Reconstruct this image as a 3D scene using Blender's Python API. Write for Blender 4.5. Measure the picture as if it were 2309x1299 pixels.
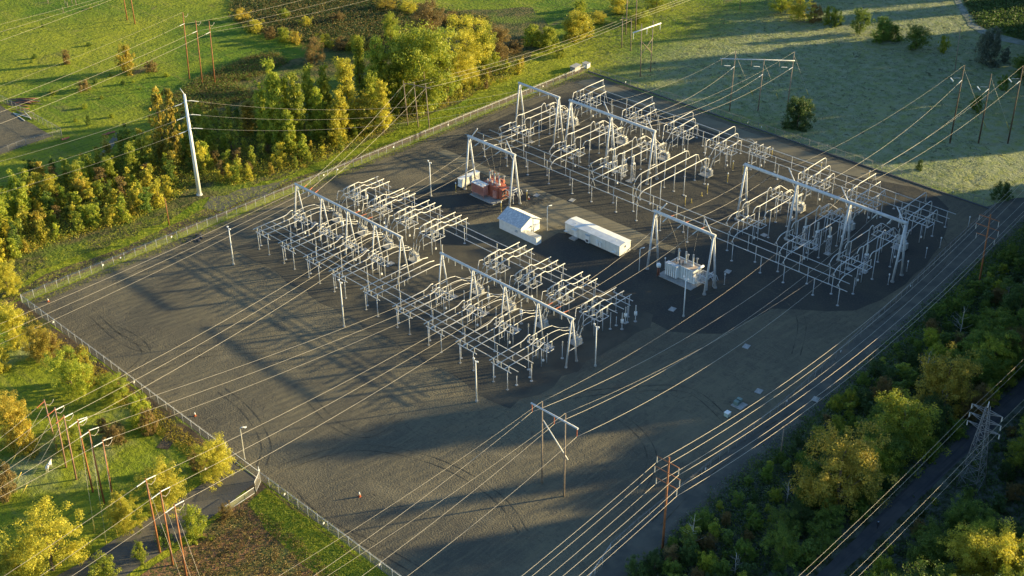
import bpy, math, random
from mathutils import Vector, Matrix
from math import radians, sin, cos, pi, hypot, atan2
C = bpy.context.scene.collection
for o in list(bpy.data.objects): bpy.data.objects.remove(o)
sc = bpy.context.scene
# ------------------------------------------------------------ camera (metres; X runs along the yard's long fence)
F_PX, W_PX, H_PX, CAM_H = 2950.306, 2309.0, 1299.0, 165.0
YAW, PITCH, ROLL = radians(44.80439), radians(31.166208), radians(.664319)
fw = Vector((cos(YAW)*cos(PITCH), sin(YAW)*cos(PITCH), -sin(PITCH)))
r0 = Vector((sin(YAW), -cos(YAW), 0)); d0 = fw.cross(r0)
rt = r0*cos(ROLL) + d0*sin(ROLL); dn = -r0*sin(ROLL) + d0*cos(ROLL)
cam = bpy.data.cameras.new('camera'); cam.sensor_width = 36; cam.lens = 36*F_PX/W_PX
cam.clip_start = 1; cam.clip_end = 6000
co = bpy.data.objects.new('camera', cam); C.objects.link(co); sc.camera = co
m3 = Matrix((rt, -dn, -fw)).transposed()
co.matrix_world = Matrix.Translation((0, 0, CAM_H)) @ m3.to_4x4()
# ------------------------------------------------------------ daylight
SUN_EL, SUN_AZ = radians(12.1), atan2(-26.3, 41.7)      # azimuth from +X, counter-clockwise
w = bpy.data.worlds.new('World'); sc.world = w; w.use_nodes = True
nt = w.node_tree; bg = nt.nodes['Background']
sky = nt.nodes.new('ShaderNodeTexSky'); sky.sky_type = 'NISHITA'; sky.sun_disc = False
sky.sun_elevation = SUN_EL; sky.sun_rotation = pi/2 - SUN_AZ
sky.air_density = 1.0; sky.dust_density = .15; sky.ozone_density = 3.0
nt.links.new(sky.outputs[0], bg.inputs[0]); bg.inputs[1].default_value = .105
sl = bpy.data.lights.new('sun', 'SUN'); sl.energy = 5; sl.angle = radians(.9); sl.color = (1, .80, .40)
so = bpy.data.objects.new('sun', sl); C.objects.link(so)
so.rotation_euler = Vector((-cos(SUN_AZ)*cos(SUN_EL), -sin(SUN_AZ)*cos(SUN_EL), -sin(SUN_EL))).to_track_quat('-Z', 'Y').to_euler()
so.location = (300, 100, 200)
sc.view_settings.view_transform = 'Standard'; sc.view_settings.look = 'None'
sc.view_settings.gamma = 1; sc.view_settings.exposure = 1.58
sc.cycles.max_bounces = 5; sc.cycles.transparent_max_bounces = 12

# ------------------------------------------------------------ helpers
def ray(px, py):
    return rt*((px-W_PX/2)/F_PX) + dn*((py-H_PX/2)/F_PX) + fw
def at(px, py, z=0.0):
    d = ray(px, py); t = (z-CAM_H)/d.z
    return Vector((d.x*t, d.y*t, z))
def on_y(px, py, y):
    d = ray(px, py); t = y/d.y
    return Vector((d.x*t, y, CAM_H+d.z*t))
def on_x(px, py, x):
    d = ray(px, py); t = x/d.x
    return Vector((x, d.y*t, CAM_H+d.z*t))
def proj(v):
    q = Vector((v[0], v[1], v[2]-CAM_H)); z = q.dot(fw)
    return (W_PX/2+F_PX*q.dot(rt)/z, H_PX/2+F_PX*q.dot(dn)/z) if z > 1 else (-9999, -9999)
ORD = ['first','second','third','fourth','fifth','sixth','seventh','eighth','ninth','tenth','eleventh','twelfth']
def ordn(i):
    if i < 12: return ORD[i]
    n = i+1
    return '%d%s' % (n, 'th' if 10 <= n % 100 <= 20 else {1:'st',2:'nd',3:'rd'}.get(n % 10, 'th'))
class MB:
    def __init__(s): s.v = []; s.f = []; s.sm = []
    def poly(s, pts):
        n = len(s.v); s.v += [tuple(p) for p in pts]; s.f.append(tuple(range(n, n+len(pts)))); s.sm.append(0); return s
    def box(s, cx, cy, cz, sx, sy, sz, rz=0):
        n = len(s.v); c_, s_ = cos(rz), sin(rz)
        for z in (-.5, .5):
            for x, y in ((-.5,-.5),(.5,-.5),(.5,.5),(-.5,.5)):
                X, Y = x*sx, y*sy
                s.v.append((cx+X*c_-Y*s_, cy+X*s_+Y*c_, cz+z*sz))
        for q in ((0,3,2,1),(4,5,6,7),(0,1,5,4),(1,2,6,5),(2,3,7,6),(3,0,4,7)): s.f.append(tuple(n+i for i in q)); s.sm.append(0)
        return s
    def tube(s, pts, r, n=6, cap=True, r2=None):
        pts = [Vector(p) for p in pts]; k = len(pts); base = len(s.v)
        for i, p in enumerate(pts):
            a = pts[max(i-1, 0)]; b = pts[min(i+1, k-1)]; t = (b-a)
            t = t.normalized() if t.length > 1e-9 else Vector((0,0,1))
            u = t.cross(Vector((0,0,1)) if abs(t.z) < .9 else Vector((1,0,0))).normalized(); v = t.cross(u)
            rr = r if r2 is None else r+(r2-r)*i/(k-1)
            if isinstance(r, (list, tuple)): rr = r[i]
            for j in range(n):
                q = 2*pi*j/n+pi/n; w_ = p+u*(rr*cos(q))+v*(rr*sin(q)); s.v.append(tuple(w_))
        for i in range(k-1):
            for j in range(n):
                a = base+i*n+j; b = base+i*n+(j+1) % n; s.f.append((a, b, b+n, a+n)); s.sm.append(1)
        if cap:
            s.f.append(tuple(base+j for j in range(n-1, -1, -1))); s.sm.append(0)
            s.f.append(tuple(base+(k-1)*n+j for j in range(n))); s.sm.append(0)
        return s
    def ins(s, a, b, r, rings=5, n=8):                    # ribbed insulator between two points
        a = Vector(a); b = Vector(b); P = []; R = []
        for i in range(rings):
            for q, rr in ((.05, .55), (.35, 1), (.6, 1), (.95, .55)):
                P.append(a.lerp(b, (i+q)/rings)); R.append(r*rr)
        return s.tube(P, R, n)
    def build(s, name, mat, parent=None, loc=None):
        me = bpy.data.meshes.new(name); me.from_pydata(s.v, [], s.f)
        me.polygons.foreach_set('use_smooth', [bool(x) for x in s.sm])
        if mat: me.materials.append(mat)
        me.update(); o = bpy.data.objects.new(name, me); C.objects.link(o)
        if parent: o.parent = parent
        if loc: o.location = loc
        return o
def tag(o, label=None, cat=None, group=None, kind=None):
    if label: o['label'] = label
    if cat: o['category'] = cat
    if group: o['group'] = group
    if kind: o['kind'] = kind
    return o
def thing(name, label, cat, loc=(0,0,0), rz=0, group=None):
    o = bpy.data.objects.new(name, None); C.objects.link(o); o.location = loc; o.rotation_euler = (0,0,rz); o.empty_display_size = .3
    return tag(o, label, cat, group)
KIDS = {}
def copy_tree(o, parent=None):
    c = o.copy(); C.objects.link(c)
    if parent: c.parent = parent
    for ch in o.children: copy_tree(ch, c)
    return c
def inst(proto, loc, rz=0, label=None, group=None, scale=None):
    if not proto.get('used'):
        o = proto; proto['used'] = 1
    else: o = copy_tree(proto)
    o.location = loc; o.rotation_euler = (0,0,rz)
    if scale: o.scale = scale if hasattr(scale, '__len__') else (scale,)*3
    if label: o['label'] = label
    if group: o['group'] = group
    return o
def clean_used():
    for o in bpy.data.objects:
        if 'used' in o: del o['used']

# ------------------------------------------------------------ materials
def new_mat(name):
    m = bpy.data.materials.new(name); m.use_nodes = True; n = m.node_tree.nodes; return m, n, m.node_tree.links, n['Principled BSDF']
def mat(name, c1, c2=None, scale=3, rough=.6, metal=0, bump=0, bscale=None, detail=4, lo=.35, hi=.65):
    m, n, l, p = new_mat(name); c2 = c2 or tuple(x*.82 for x in c1)
    tc = n.new('ShaderNodeTexCoord'); nz = n.new('ShaderNodeTexNoise'); nz.inputs['Scale'].default_value = scale; nz.inputs['Detail'].default_value = detail
    l.new(tc.outputs['Object'], nz.inputs['Vector'])
    cr = n.new('ShaderNodeValToRGB'); cr.color_ramp.elements[0].position = lo; cr.color_ramp.elements[1].position = hi
    cr.color_ramp.elements[0].color = (*c1, 1); cr.color_ramp.elements[1].color = (*c2, 1)
    l.new(nz.outputs[0], cr.inputs[0]); l.new(cr.outputs[0], p.inputs['Base Color'])
    p.inputs['Roughness'].default_value = rough; p.inputs['Metallic'].default_value = metal
    if bump:
        b = n.new('ShaderNodeBump'); b.inputs['Distance'].default_value = bump; b.inputs['Strength'].default_value = 1
        n2 = n.new('ShaderNodeTexNoise'); n2.inputs['Scale'].default_value = bscale or scale*3; n2.inputs['Detail'].default_value = 5
        l.new(tc.outputs['Object'], n2.inputs['Vector']); l.new(n2.outputs[0], b.inputs['Height']); l.new(b.outputs[0], p.inputs['Normal'])
    return m
STEEL = mat('galvanised_steel', (.56,.56,.55), (.42,.43,.44), 1.5, .5)
DULL = mat('dull_steel', (.26,.255,.25), (.17,.16,.15), 2, .6)
TUBE = mat('aluminium_tube', (.62,.60,.56), (.52,.50,.46), 1, .42)
INSUL = mat('grey_porcelain', (.50,.48,.42), (.38,.37,.34), 2, .35)
WHITE = mat('white_paint', (.78,.77,.73), (.68,.67,.63), 1.2, .55)
CONC = mat('concrete', (.36,.35,.32), (.27,.26,.24), 2, .9)
ORANGE = mat('orange_rubber', (.48,.13,.05), (.36,.09,.035), 2, .5)
YEL = mat('yellow_paint', (.72,.55,.10), (.55,.40,.08), 3, .5)
WOOD = mat('creosoted_wood', (.36,.135,.045), (.20,.075,.03), 1.2, .75, bump=.01)
WOODG = mat('weathered_wood', (.30,.23,.17), (.19,.14,.10), 1.2, .8)
REDT = mat('red_transformer_paint', (.46,.145,.08), (.32,.09,.055), 1.4, .55)
PINKT = mat('faded_red_paint', (.56,.26,.19), (.46,.19,.14), 1.2, .6)
DARK = mat('dark_metal', (.06,.06,.065), (.035,.035,.04), 3, .5)
RUST = mat('rusty_pipe', (.28,.10,.05), (.14,.06,.04), 2, .7)
WIRE = mat('aluminium_wire', (.60,.52,.40), (.52,.45,.35), .5, .5)
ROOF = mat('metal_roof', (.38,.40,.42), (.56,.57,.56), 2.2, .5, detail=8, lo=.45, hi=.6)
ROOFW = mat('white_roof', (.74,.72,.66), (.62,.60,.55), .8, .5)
CREAM = mat('cream_wall', (.74,.71,.63), (.64,.61,.53), .8, .7)
GREENB = mat('green_cabinet', (.17,.23,.19), (.12,.17,.14), 2, .5)
BLACKROD = mat('dark_insulator', (.05,.045,.04), (.03,.03,.03), 2, .4)
TRUNK = mat('bark', (.16,.11,.07), (.09,.065,.045), 4, .9)
PALEB = mat('pale_bark', (.50,.46,.40), (.34,.31,.27), 4, .9)
def mesh_mat(name, col, dens):
    m, n, l, p = new_mat(name); p.inputs['Base Color'].default_value = (*col, 1); p.inputs['Roughness'].default_value = .6
    tr = n.new('ShaderNodeBsdfTransparent'); mx = n.new('ShaderNodeMixShader'); mx.inputs[0].default_value = dens
    out = n['Material Output']; l.new(tr.outputs[0], mx.inputs[1]); l.new(p.outputs[0], mx.inputs[2]); l.new(mx.outputs[0], out.inputs[0]); return m
CHAIN = mesh_mat('chain_link', (.34,.31,.27), .13); CHAIN2 = mesh_mat('dense_chain_link', (.30,.26,.20), .42)
def leaf_mat(name, c1, c2, c3):
    m, n, l, p = new_mat(name)
    tc = n.new('ShaderNodeTexCoord'); nz = n.new('ShaderNodeTexNoise'); nz.inputs['Scale'].default_value = .9; nz.inputs['Detail'].default_value = 5
    geo = n.new('ShaderNodeObjectInfo')
    add = n.new('ShaderNodeVectorMath'); l.new(tc.outputs['Object'], add.inputs[0]); l.new(geo.outputs['Location'], add.inputs[1]); l.new(add.outputs[0], nz.inputs['Vector'])
    cr = n.new('ShaderNodeValToRGB'); e = cr.color_ramp.elements; e[0].position = .33; e[0].color = (*c1, 1); e[1].position = .68; e[1].color = (*c3, 1)
    k = e.new(.5); k.color = (*c2, 1)
    l.new(nz.outputs[0], cr.inputs[0])
    hs = n.new('ShaderNodeHueSaturation'); mr = n.new('ShaderNodeMapRange'); mr.inputs['To Min'].default_value = .8; mr.inputs['To Max'].default_value = 1.2
    l.new(geo.outputs['Random'], mr.inputs['Value']); l.new(mr.outputs[0], hs.inputs['Value']); l.new(cr.outputs[0], hs.inputs['Color'])
    l.new(hs.outputs[0], p.inputs['Base Color']); p.inputs['Roughness'].default_value = .65
    ts = n.new('ShaderNodeBsdfTranslucent'); l.new(hs.outputs[0], ts.inputs[0]); mx = n.new('ShaderNodeMixShader'); mx.inputs[0].default_value = .42
    l.new(p.outputs[0], mx.inputs[1]); l.new(ts.outputs[0], mx.inputs[2]); l.new(mx.outputs[0], n['Material Output'].inputs[0]); return m
L_YG = leaf_mat('leaf_yellow_green', (.13,.20,.014), (.30,.34,.025), (.50,.47,.045))
L_YEL = leaf_mat('leaf_yellow', (.26,.26,.02), (.48,.43,.035), (.66,.55,.06))
L_GRN = leaf_mat('leaf_green', (.065,.125,.016), (.13,.20,.022), (.23,.28,.03))
L_DK = leaf_mat('leaf_dark_green', (.04,.075,.016), (.065,.115,.022), (.10,.15,.03))
L_BRN = leaf_mat('leaf_brown', (.16,.12,.04), (.24,.17,.05), (.30,.19,.06))
L_OCH = leaf_mat('leaf_golden', (.22,.21,.03), (.42,.33,.035), (.58,.40,.05))
L_FRO = leaf_mat('leaf_frosted', (.09,.12,.075), (.15,.18,.13), (.12,.14,.08))

def ground_mat(name, build):
    m, n, l, p = new_mat(name); tc = n.new('ShaderNodeTexCoord'); sep = n.new('ShaderNodeSeparateXYZ'); l.new(tc.outputs['Object'], sep.inputs[0])
    def noise(scale, detail=5, dist=0, vec=None, rough=.55):
        z = n.new('ShaderNodeTexNoise'); z.inputs['Scale'].default_value = scale; z.inputs['Detail'].default_value = detail; z.inputs['Roughness'].default_value = rough
        z.inputs['Distortion'].default_value = dist; l.new(vec or tc.outputs['Object'], z.inputs['Vector']); return z.outputs[0]
    def ramp(v, a, b, ca=(0,0,0), cb=(1,1,1)):
        r = n.new('ShaderNodeValToRGB'); r.color_ramp.elements[0].position = a; r.color_ramp.elements[1].position = b
        r.color_ramp.elements[0].color = (*ca, 1); r.color_ramp.elements[1].color = (*cb, 1); l.new(v, r.inputs[0]); return r.outputs[0]
    def mix(f, a, b):
        x = n.new('ShaderNodeMix'); x.data_type = 'RGBA'
        if isinstance(f, float): x.inputs[0].default_value = f
        else: l.new(f, x.inputs[0])
        for i, c_ in ((6, a), (7, b)):
            if isinstance(c_, tuple): x.inputs[i].default_value = (*c_, 1)
            else: l.new(c_, x.inputs[i])
        return x.outputs[2]
    def ma(op, a, b=None, c_=None):
        x = n.new('ShaderNodeMath'); x.operation = op
        for i, v in enumerate((a, b, c_)):
            if v is None: continue
            if isinstance(v, (int, float)): x.inputs[i].default_value = v
            else: l.new(v, x.inputs[i])
        return x.outputs[0]
    def sstep(v, a, b):
        x = n.new('ShaderNodeMapRange'); x.interpolation_type = 'SMOOTHSTEP'; x.inputs['From Min'].default_value = a; x.inputs['From Max'].default_value = b
        l.new(v, x.inputs['Value']); return x.outputs[0]
    def vscale(sx, sy, rz=0):
        x = n.new('ShaderNodeMapping'); x.inputs['Scale'].default_value = (sx, sy, 1); x.inputs['Rotation'].default_value = (0,0,rz); l.new(tc.outputs['Object'], x.inputs[0]); return x.outputs[0]
    class K: pass
    k = K(); k.noise = noise; k.ramp = ramp; k.mix = mix; k.ma = ma; k.ss = sstep; k.vs = vscale; k.x = sep.outputs[0]; k.y = sep.outputs[1]; k.n = n; k.l = l
    col, h, dist = build(k)
    l.new(col, p.inputs['Base Color']); p.inputs['Roughness'].default_value = .95; p.inputs['Specular IOR Level'].default_value = .15
    if h is not None:
        b = n.new('ShaderNodeBump'); b.inputs['Distance'].default_value = dist; l.new(h, b.inputs['Height']); l.new(b.outputs[0], p.inputs['Normal'])
    return m
def g_grass(k):
    big = k.noise(.018, 4); mid = k.noise(.09, 5, .5); fine = k.noise(.9, 6); vf = k.noise(4, 4)
    col = k.mix(k.ramp(big, .4, .62), (.085,.155,.010), (.25,.265,.018))
    col = k.mix(k.ramp(mid, .5, .72), col, (.21,.24,.016))
    col = k.mix(k.ramp(fine, .55, .75), col, (.05,.075,.014))
    col = k.mix(k.ramp(k.noise(.05, 6, 1), .62, .72), col, (.15,.12,.055))
    ln = k.noise(.5, 3, .3, k.vs(.12,1.6,-.55)); col = k.mix(k.ma('MULTIPLY', k.ramp(ln, .5, .66), .5), col, (.06,.085,.014))
    ln2 = k.noise(.4, 3, .5, k.vs(1.5,.1,.25)); col = k.mix(k.ma('MULTIPLY', k.ramp(ln2, .55, .68), .4), col, (.24,.23,.05))
    # hoar frost lies on the meadow northeast of the yard and in hollows by the lower left poles
    nn = k.ma('MULTIPLY', k.noise(.03, 5), 60)
    fr = k.ma('MULTIPLY', k.ss(k.ma('ADD', k.x, nn), 330, 352), k.ss(k.ma('ADD', k.y, nn), 315, 268))
    fr2 = k.ma('MULTIPLY', k.ma('MULTIPLY', k.ss(k.x, 106, 98), k.ss(k.y, 196, 206)), k.ramp(k.noise(.05, 5), .5, .66))
    fr = k.ma('MULTIPLY', k.ma('MAXIMUM', fr, fr2), k.ma('MULTIPLY_ADD', k.ramp(k.noise(.35, 6), .3, .62), .55, .35))
    col = k.mix(fr, col, (.26,.275,.165))
    dk = k.ma('MULTIPLY', k.ss(k.x, 300, 330), k.ramp(k.noise(.45, 3, .8), .62, .68))
    col = k.mix(k.ma('MULTIPLY', dk, .75), col, (.045,.05,.02))
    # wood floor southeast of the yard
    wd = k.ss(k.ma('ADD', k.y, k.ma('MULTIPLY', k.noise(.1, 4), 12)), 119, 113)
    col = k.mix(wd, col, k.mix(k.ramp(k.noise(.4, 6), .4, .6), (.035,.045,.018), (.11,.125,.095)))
    h = k.ma('ADD', k.ma('MULTIPLY', fine, 1.0), k.ma('ADD', k.ma('MULTIPLY', vf, .4), k.ma('MULTIPLY', mid, 2.5)))
    return col, h, .55
def g_gravel(k):
    base = k.mix(k.ramp(k.noise(.03, 5, .6), .38, .62), (.148,.128,.084), (.090,.081,.060))
    base = k.mix(k.ma('MULTIPLY', k.ramp(k.noise(3.0, 6), .5, .7), .35), base, (.21,.185,.13))
    base = k.mix(k.ma('MULTIPLY', k.ramp(k.noise(.16, 6, 1.8), .5, .68), .45), base, (.078,.071,.058))
    base = k.mix(k.ma('MULTIPLY', k.ramp(k.noise(.9, 5, 2.5, k.vs(1,.25,.6)), .55, .66), .4), base, (.055,.051,.042))
    trk = k.ma('MULTIPLY', k.ramp(k.noise(.5, 4, 5.5, k.vs(.35,1,-.5)), .60, .64), k.ramp(k.noise(.035, 3), .46, .56)); base = k.mix(k.ma('MULTIPLY', trk, .5), base, (.05,.047,.038))
    base = k.mix(k.ma('MULTIPLY', k.ramp(k.noise(.045, 5, 1.2), .58, .70), .6), base, (.175,.15,.10))
    base = k.mix(k.ma('MULTIPLY', k.ramp(k.noise(.7, 6, .4, k.vs(.18,1.5,-.56)), .5, .66), .4), base, (.19,.16,.10))  # pale fine streaks: low sun on the stones painted into the colour
    # vehicle tracks: stretched, swirling ruts
    v = k.n.new('ShaderNodeTexWave'); v.wave_type = 'RINGS'; v.inputs['Scale'].default_value = .32; v.inputs['Distortion'].default_value = 9; v.inputs['Detail'].default_value = 2; v.inputs['Detail Scale'].default_value = .22
    k.l.new(k.vs(.5, .5, .3), v.inputs['Vector'])
    rut = k.ma('MULTIPLY', v.outputs[1], k.ramp(k.noise(.05, 3), .45, .6))
    h = k.ma('ADD', k.ma('ADD', k.ma('MULTIPLY', k.noise(2.8, 7), 1.9), k.ma('MULTIPLY', k.noise(.16, 4), 2.2)), k.ma('MULTIPLY', rut, .9))
    return base, h, .11
def g_pad(k):
    base = k.mix(k.ramp(k.noise(.1, 5), .4, .62), (.046,.045,.040), (.066,.061,.048))
    base = k.mix(k.ma('MULTIPLY', k.ramp(k.noise(2.5, 6), .5, .68), .5), base, (.105,.095,.07))
    h = k.ma('ADD', k.noise(3.2, 6), k.ma('MULTIPLY', k.noise(.4, 3), 1.2)); return base, h, .14
def g_lane(k):
    base = k.mix(k.ramp(k.noise(.15, 5), .4, .62), (.18,.158,.105), (.145,.128,.088))
    base = k.mix(k.ma('MULTIPLY', k.ramp(k.noise(3, 5), .5, .7), .3), base, (.22,.20,.16)); return base, k.noise(2, 5), .05
def g_dirt(k):
    base = k.mix(k.ramp(k.noise(.25, 6), .4, .6), (.15,.105,.06), (.085,.062,.038))
    base = k.mix(k.ramp(k.noise(.12, 4), .55, .65), base, (.10,.12,.025)); return base, k.noise(1.5, 6), .25
def g_scrub(k):
    base = k.mix(k.ramp(k.noise(1.1, 6, .5), .42, .58), (.26,.135,.07), (.10,.10,.03))
    base = k.mix(k.ramp(k.noise(.08, 4), .52, .62), base, (.13,.14,.04)); return base, k.noise(2.2, 6, .6), .5
def g_asph(k):
    base = k.mix(k.ramp(k.noise(.3, 5), .4, .6), (.060,.062,.066), (.085,.083,.08)); base = k.mix(k.ma('MULTIPLY', k.ramp(k.noise(.5, 4, 0, k.vs(.06,1.6,.02)), .5, .62), .6), base, (.035,.036,.038)); return base, k.noise(4, 4), .03
def g_access(k):
    base = k.mix(k.ramp(k.noise(.2, 5), .4, .6), (.10,.095,.085), (.14,.125,.10)); return base, k.noise(3, 4), .05
def g_brush(k):
    base = k.mix(k.ramp(k.noise(.35, 6, .6), .42, .58), (.05,.065,.018), (.12,.105,.04))
    base = k.mix(k.ramp(k.noise(.06, 4), .5, .62), base, (.11,.15,.02)); return base, k.noise(1.2, 6), .8
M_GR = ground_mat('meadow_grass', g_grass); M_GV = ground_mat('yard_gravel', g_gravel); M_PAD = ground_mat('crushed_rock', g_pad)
M_LANE = ground_mat('packed_gravel_lane', g_lane); M_DIRT = ground_mat('bare_dirt', g_dirt); M_SCR = ground_mat('dry_scrub', g_scrub)
M_ASP = ground_mat('asphalt', g_asph); M_PER = ground_mat('perimeter_gravel', lambda k: (k.mix(k.ramp(k.noise(.3, 6), .4, .62), (.085,.083,.070), (.125,.115,.09)), k.noise(2.5, 6), .08))
M_MID = ground_mat('shaded_gravel', lambda k: (k.mix(k.ramp(k.noise(.12, 6, 1), .4, .62), (.062,.058,.047), (.090,.081,.060)), k.noise(2.6, 6), .09)); M_ACC = ground_mat('access_road_surface', g_access); M_BR = ground_mat('brush_floor', g_brush)  # M_MID is gravel darkened in colour for shade round the near switchgear

# ------------------------------------------------------------ the setting
random.seed(7)
def sheet(name, pts, z, m, wob=0, step=4.0):
    # closed outline, edges subdivided and slightly uneven
    P = []
    n = len(pts)
    for i in range(n):
        a = Vector((*pts[i][:2], z)); b = Vector((*pts[(i+1) % n][:2], z)); L = (b-a).length; k = max(1, int(L/step)) if wob else 1
        nr = Vector((-(b-a).y, (b-a).x, 0)).normalized() if L else Vector()
        for j in range(k): P.append(a.lerp(b, j/k)+(nr*random.uniform(-wob, wob) if wob else Vector()))
    o = MB().poly(P).build(name, m); tag(o, kind='structure'); return o
gm = MB(); NX = 90
for i in range(NX+1):
    for j in range(NX+1):
        x = -300+(i/NX)*1300; y = -350+(j/NX)*1300
        z = -.0
        dx = max(100-x, 0, x-316); dy = max(104-y, 0, y-280); d = max(0, min(1, (hypot(dx, dy)-290)/120))
        z += d*(sin(x*.045+1.3)*cos(y*.038)*.9+sin(x*.11+y*.07)*.25-.2)-.03
        gm.v.append((x, y, z))
for i in range(NX):
    for j in range(NX):
        a = i*(NX+1)+j; gm.f.append((a, a+NX+1, a+NX+2, a+1)); gm.sm.append(1)
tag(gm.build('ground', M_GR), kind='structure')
X0, X1, Y0, Y1 = 107.6, 312.0, 126.0, 272.5
YARD = [(X0, Y1-.5), (X0, 60), (X0, 104), (140, 112), (150, 112.5), (200, 114.5), (250, 118), (280, 122.5), (312, 126), (311.5, 200), (309.5, 272)]
YARD = [(107.6,272.6),(107.6,104),(120,108),(139,114),(148,115.2),(165,115.6),(202,117.4),(221,119.2),(257,122.4),(280,125),(296,126.4),(311.5,127.5),(310.5,200),(309.6,271.6)]
sheet('yard_gravel', YARD, .012, M_GV, .25)
# perimeter track outside the southeast fence, and bare verges
sheet('perimeter_track', [(107,106),(120,110.5),(139,115.8),(148,117),(165,117.5),(202,119.4),(221,121),(257,124.2),(280,126.8),(312,129),(322,126),(330,119),(312,117.5),(280,115.5),(250,112.5),(214,110.5),(177,109.2),(153,108.6),(140,107.6),(120,101),(107,96)], .006, M_PER, .2)
sheet('verge_dirt', [(101.5,274.5),(107.2,274.5),(107.2,186),(106,104),(103,104),(102,150),(104,186),(103.5,215),(104,240)], .016, M_DIRT, .35)
sheet('verge_dirt', [(101.5,275.2),(150,275.6),(200,275),(240,274.2),(312,273.4),(312,276),(250,276.5),(200,278.5),(165,282),(140,279.5),(118,281),(101,277)], .02, M_DIRT, .5)
# crushed rock beds round the switchgear
sheet('rock_bed', [(158,257.5),(206.5,258),(207.5,228),(206.5,200),(207.5,160),(203,157),(158,158),(157.5,200)], .03, M_MID, 1.0)  # near bed, toned darker to stand in for the shade there
bed = [(236.5,264),(236.8,176),(226,168),(213,160)]+[(q.x,q.y) for q in (at(1500,738),at(1570,718),at(1640,704),at(1720,697),at(1800,697),at(1870,703),at(1930,700),at(1985,678),at(2040,640),at(2085,600),at(2118,555),at(2138,510),at(2138,470),at(2115,445),at(2060,422))]+[(300,175),(300.5,215),(299.5,262),(290,266),(250,266)]
sheet('rock_bed', bed, .03, M_PAD, .3)
sheet('rock_bed', [(205,202),(222,203),(234,182),(234,146),(228,141),(212,143),(205,152)], .026, M_PAD, .3)
sheet('rock_bed', [(206,247),(234,246),(233,222),(219,222),(206,226)], .026, M_PAD, .3)
sheet('gravel_lane', [(233.2,262),(236.5,262),(236.6,182),(233.4,182),(232.4,205)], .036, M_LANE, .12)
sheet('gravel_lane', [(216,218.5),(233.3,218.5),(233.3,183),(228.3,182.5),(228,203),(222,207),(216.4,207.7)], .034, M_LANE, .15)
sheet('gravel_lane', [(301,268),(307.5,268),(308.5,150),(306,140),(301,146),(302,170),(301.5,200)], .026, M_LANE, .2)
arc = [(228+44*cos(t), 152-30*sin(t)) for t in [i*.13 for i in range(2, 14)]]
# road to the gate, paths, track through the wood
sheet('access_road', [(107,186.0),(107,177.2),(94,174.6),(74,172.4),(40,170),(10,168),(10,178),(40,180),(66,181.3),(90,183.6),(100,184.6)], .03, M_ACC, .3)
sheet('scrub_ground', [(105,175.3),(92,172.5),(60,168.5),(20,165),(20,60),(60,60),(90,60),(106,62)], .018, M_SCR, .5)
sheet('grass_strip', [(106.6,174.5),(101.5,173),(99,160),(98,140),(99,104),(106.6,104)], .026, M_GR, .5)
sheet('wood_track', [(-20,84),(100,83.0),(160,83.6),(178,84.0),(202,84.8),(232,84.9),(270,85.7),(420,91),(420,87.4),(270,82.4),(237,81.6),(205,81.2),(180,80.8),(163,80.5),(100,80),(-20,79.6)], .035, M_ASP, .12)
th = [(100,277),(118,284),(140,283),(152,284),(166,287),(195,282),(225,283),(262,284),(300,292),(330,305),(345,330),(318,352),(270,356),(246,352),(222,352),(200,350),(188,330),(150,322),(120,318),(100,320),(70,310),(60,290)]
sheet('brush_floor', th, .055+.8*0, M_BR, 1.2)
sheet('brush_floor', [(p.x, p.y) for p in (at(520,30), at(560,72), at(690,98), at(800,110), at(890,95), at(1000,60), at(1130,95), at(1100,40), at(960,14), at(860,0), at(640,-30), at(540,-10))], .06, M_BR, 1.2)
sheet('brush_floor', [(p.x, p.y) for p in (at(2165,-12), at(2200,55), at(2240,75), at(2309,92), at(2420,120), at(2420,-60), at(2165,-60))], .06, M_BR, .8)
sheet('dirt_path', [(p.x, p.y) for p in (at(215,362), at(240,330), at(262,300), at(275,302), at(250,340), at(225,368))], .07, M_LANE, .2)
sheet('dirt_path', [(p.x, p.y) for p in (at(352,1010), at(372,985), at(383,955), at(366,925), at(378,920), at(402,950), at(400,985), at(380,1012))], .03, M_DIRT, .3)
sheet('wet_track', [(p.x, p.y) for p in (at(455,468), at(478,440), at(520,428), at(600,418), at(655,402), at(600,440), at(540,455), at(500,478))], .05, M_ACC, .4)
M_TRK = ground_mat('tyre_marks', lambda k: (k.mix(k.ramp(k.noise(.6, 5), .4, .62), (.058,.053,.041), (.105,.093,.066)), k.noise(3, 6), .12))
def tracks(px_pts, wdt=.32, gauge=1.9):
    P = [at(*p) for p in px_pts]; Q = []
    for i in range(len(P)-1):                               # Catmull-Rom through the waypoints
        p0, p1, p2, p3 = P[max(i-1,0)], P[i], P[i+1], P[min(i+2,len(P)-1)]
        for j in range(8):
            t = j/8; Q.append(.5*((2*p1)+(p2-p0)*t+(2*p0-5*p1+4*p2-p3)*t*t+(-p0+3*p1-3*p2+p3)*t**3))
    Q.append(P[-1]); m_ = MB()
    for sd in (-gauge/2, gauge/2):
        b = len(m_.v)
        for i, q in enumerate(Q):
            d = (Q[min(i+1,len(Q)-1)]-Q[max(i-1,0)]); nr = Vector((-d.y,d.x,0)).normalized()
            ww = wdt*(.5+.4*sin(i*.9+P[0].x))
            for e in (-ww/2, ww/2): v = q+nr*(sd+e); m_.v.append((v.x,v.y,.042))
        for i in range(len(Q)-1): a = b+2*i; m_.f.append((a,a+1,a+3,a+2)); m_.sm.append(0)
    tag(m_.build('tyre_tracks', M_TRK), kind='structure')
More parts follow.
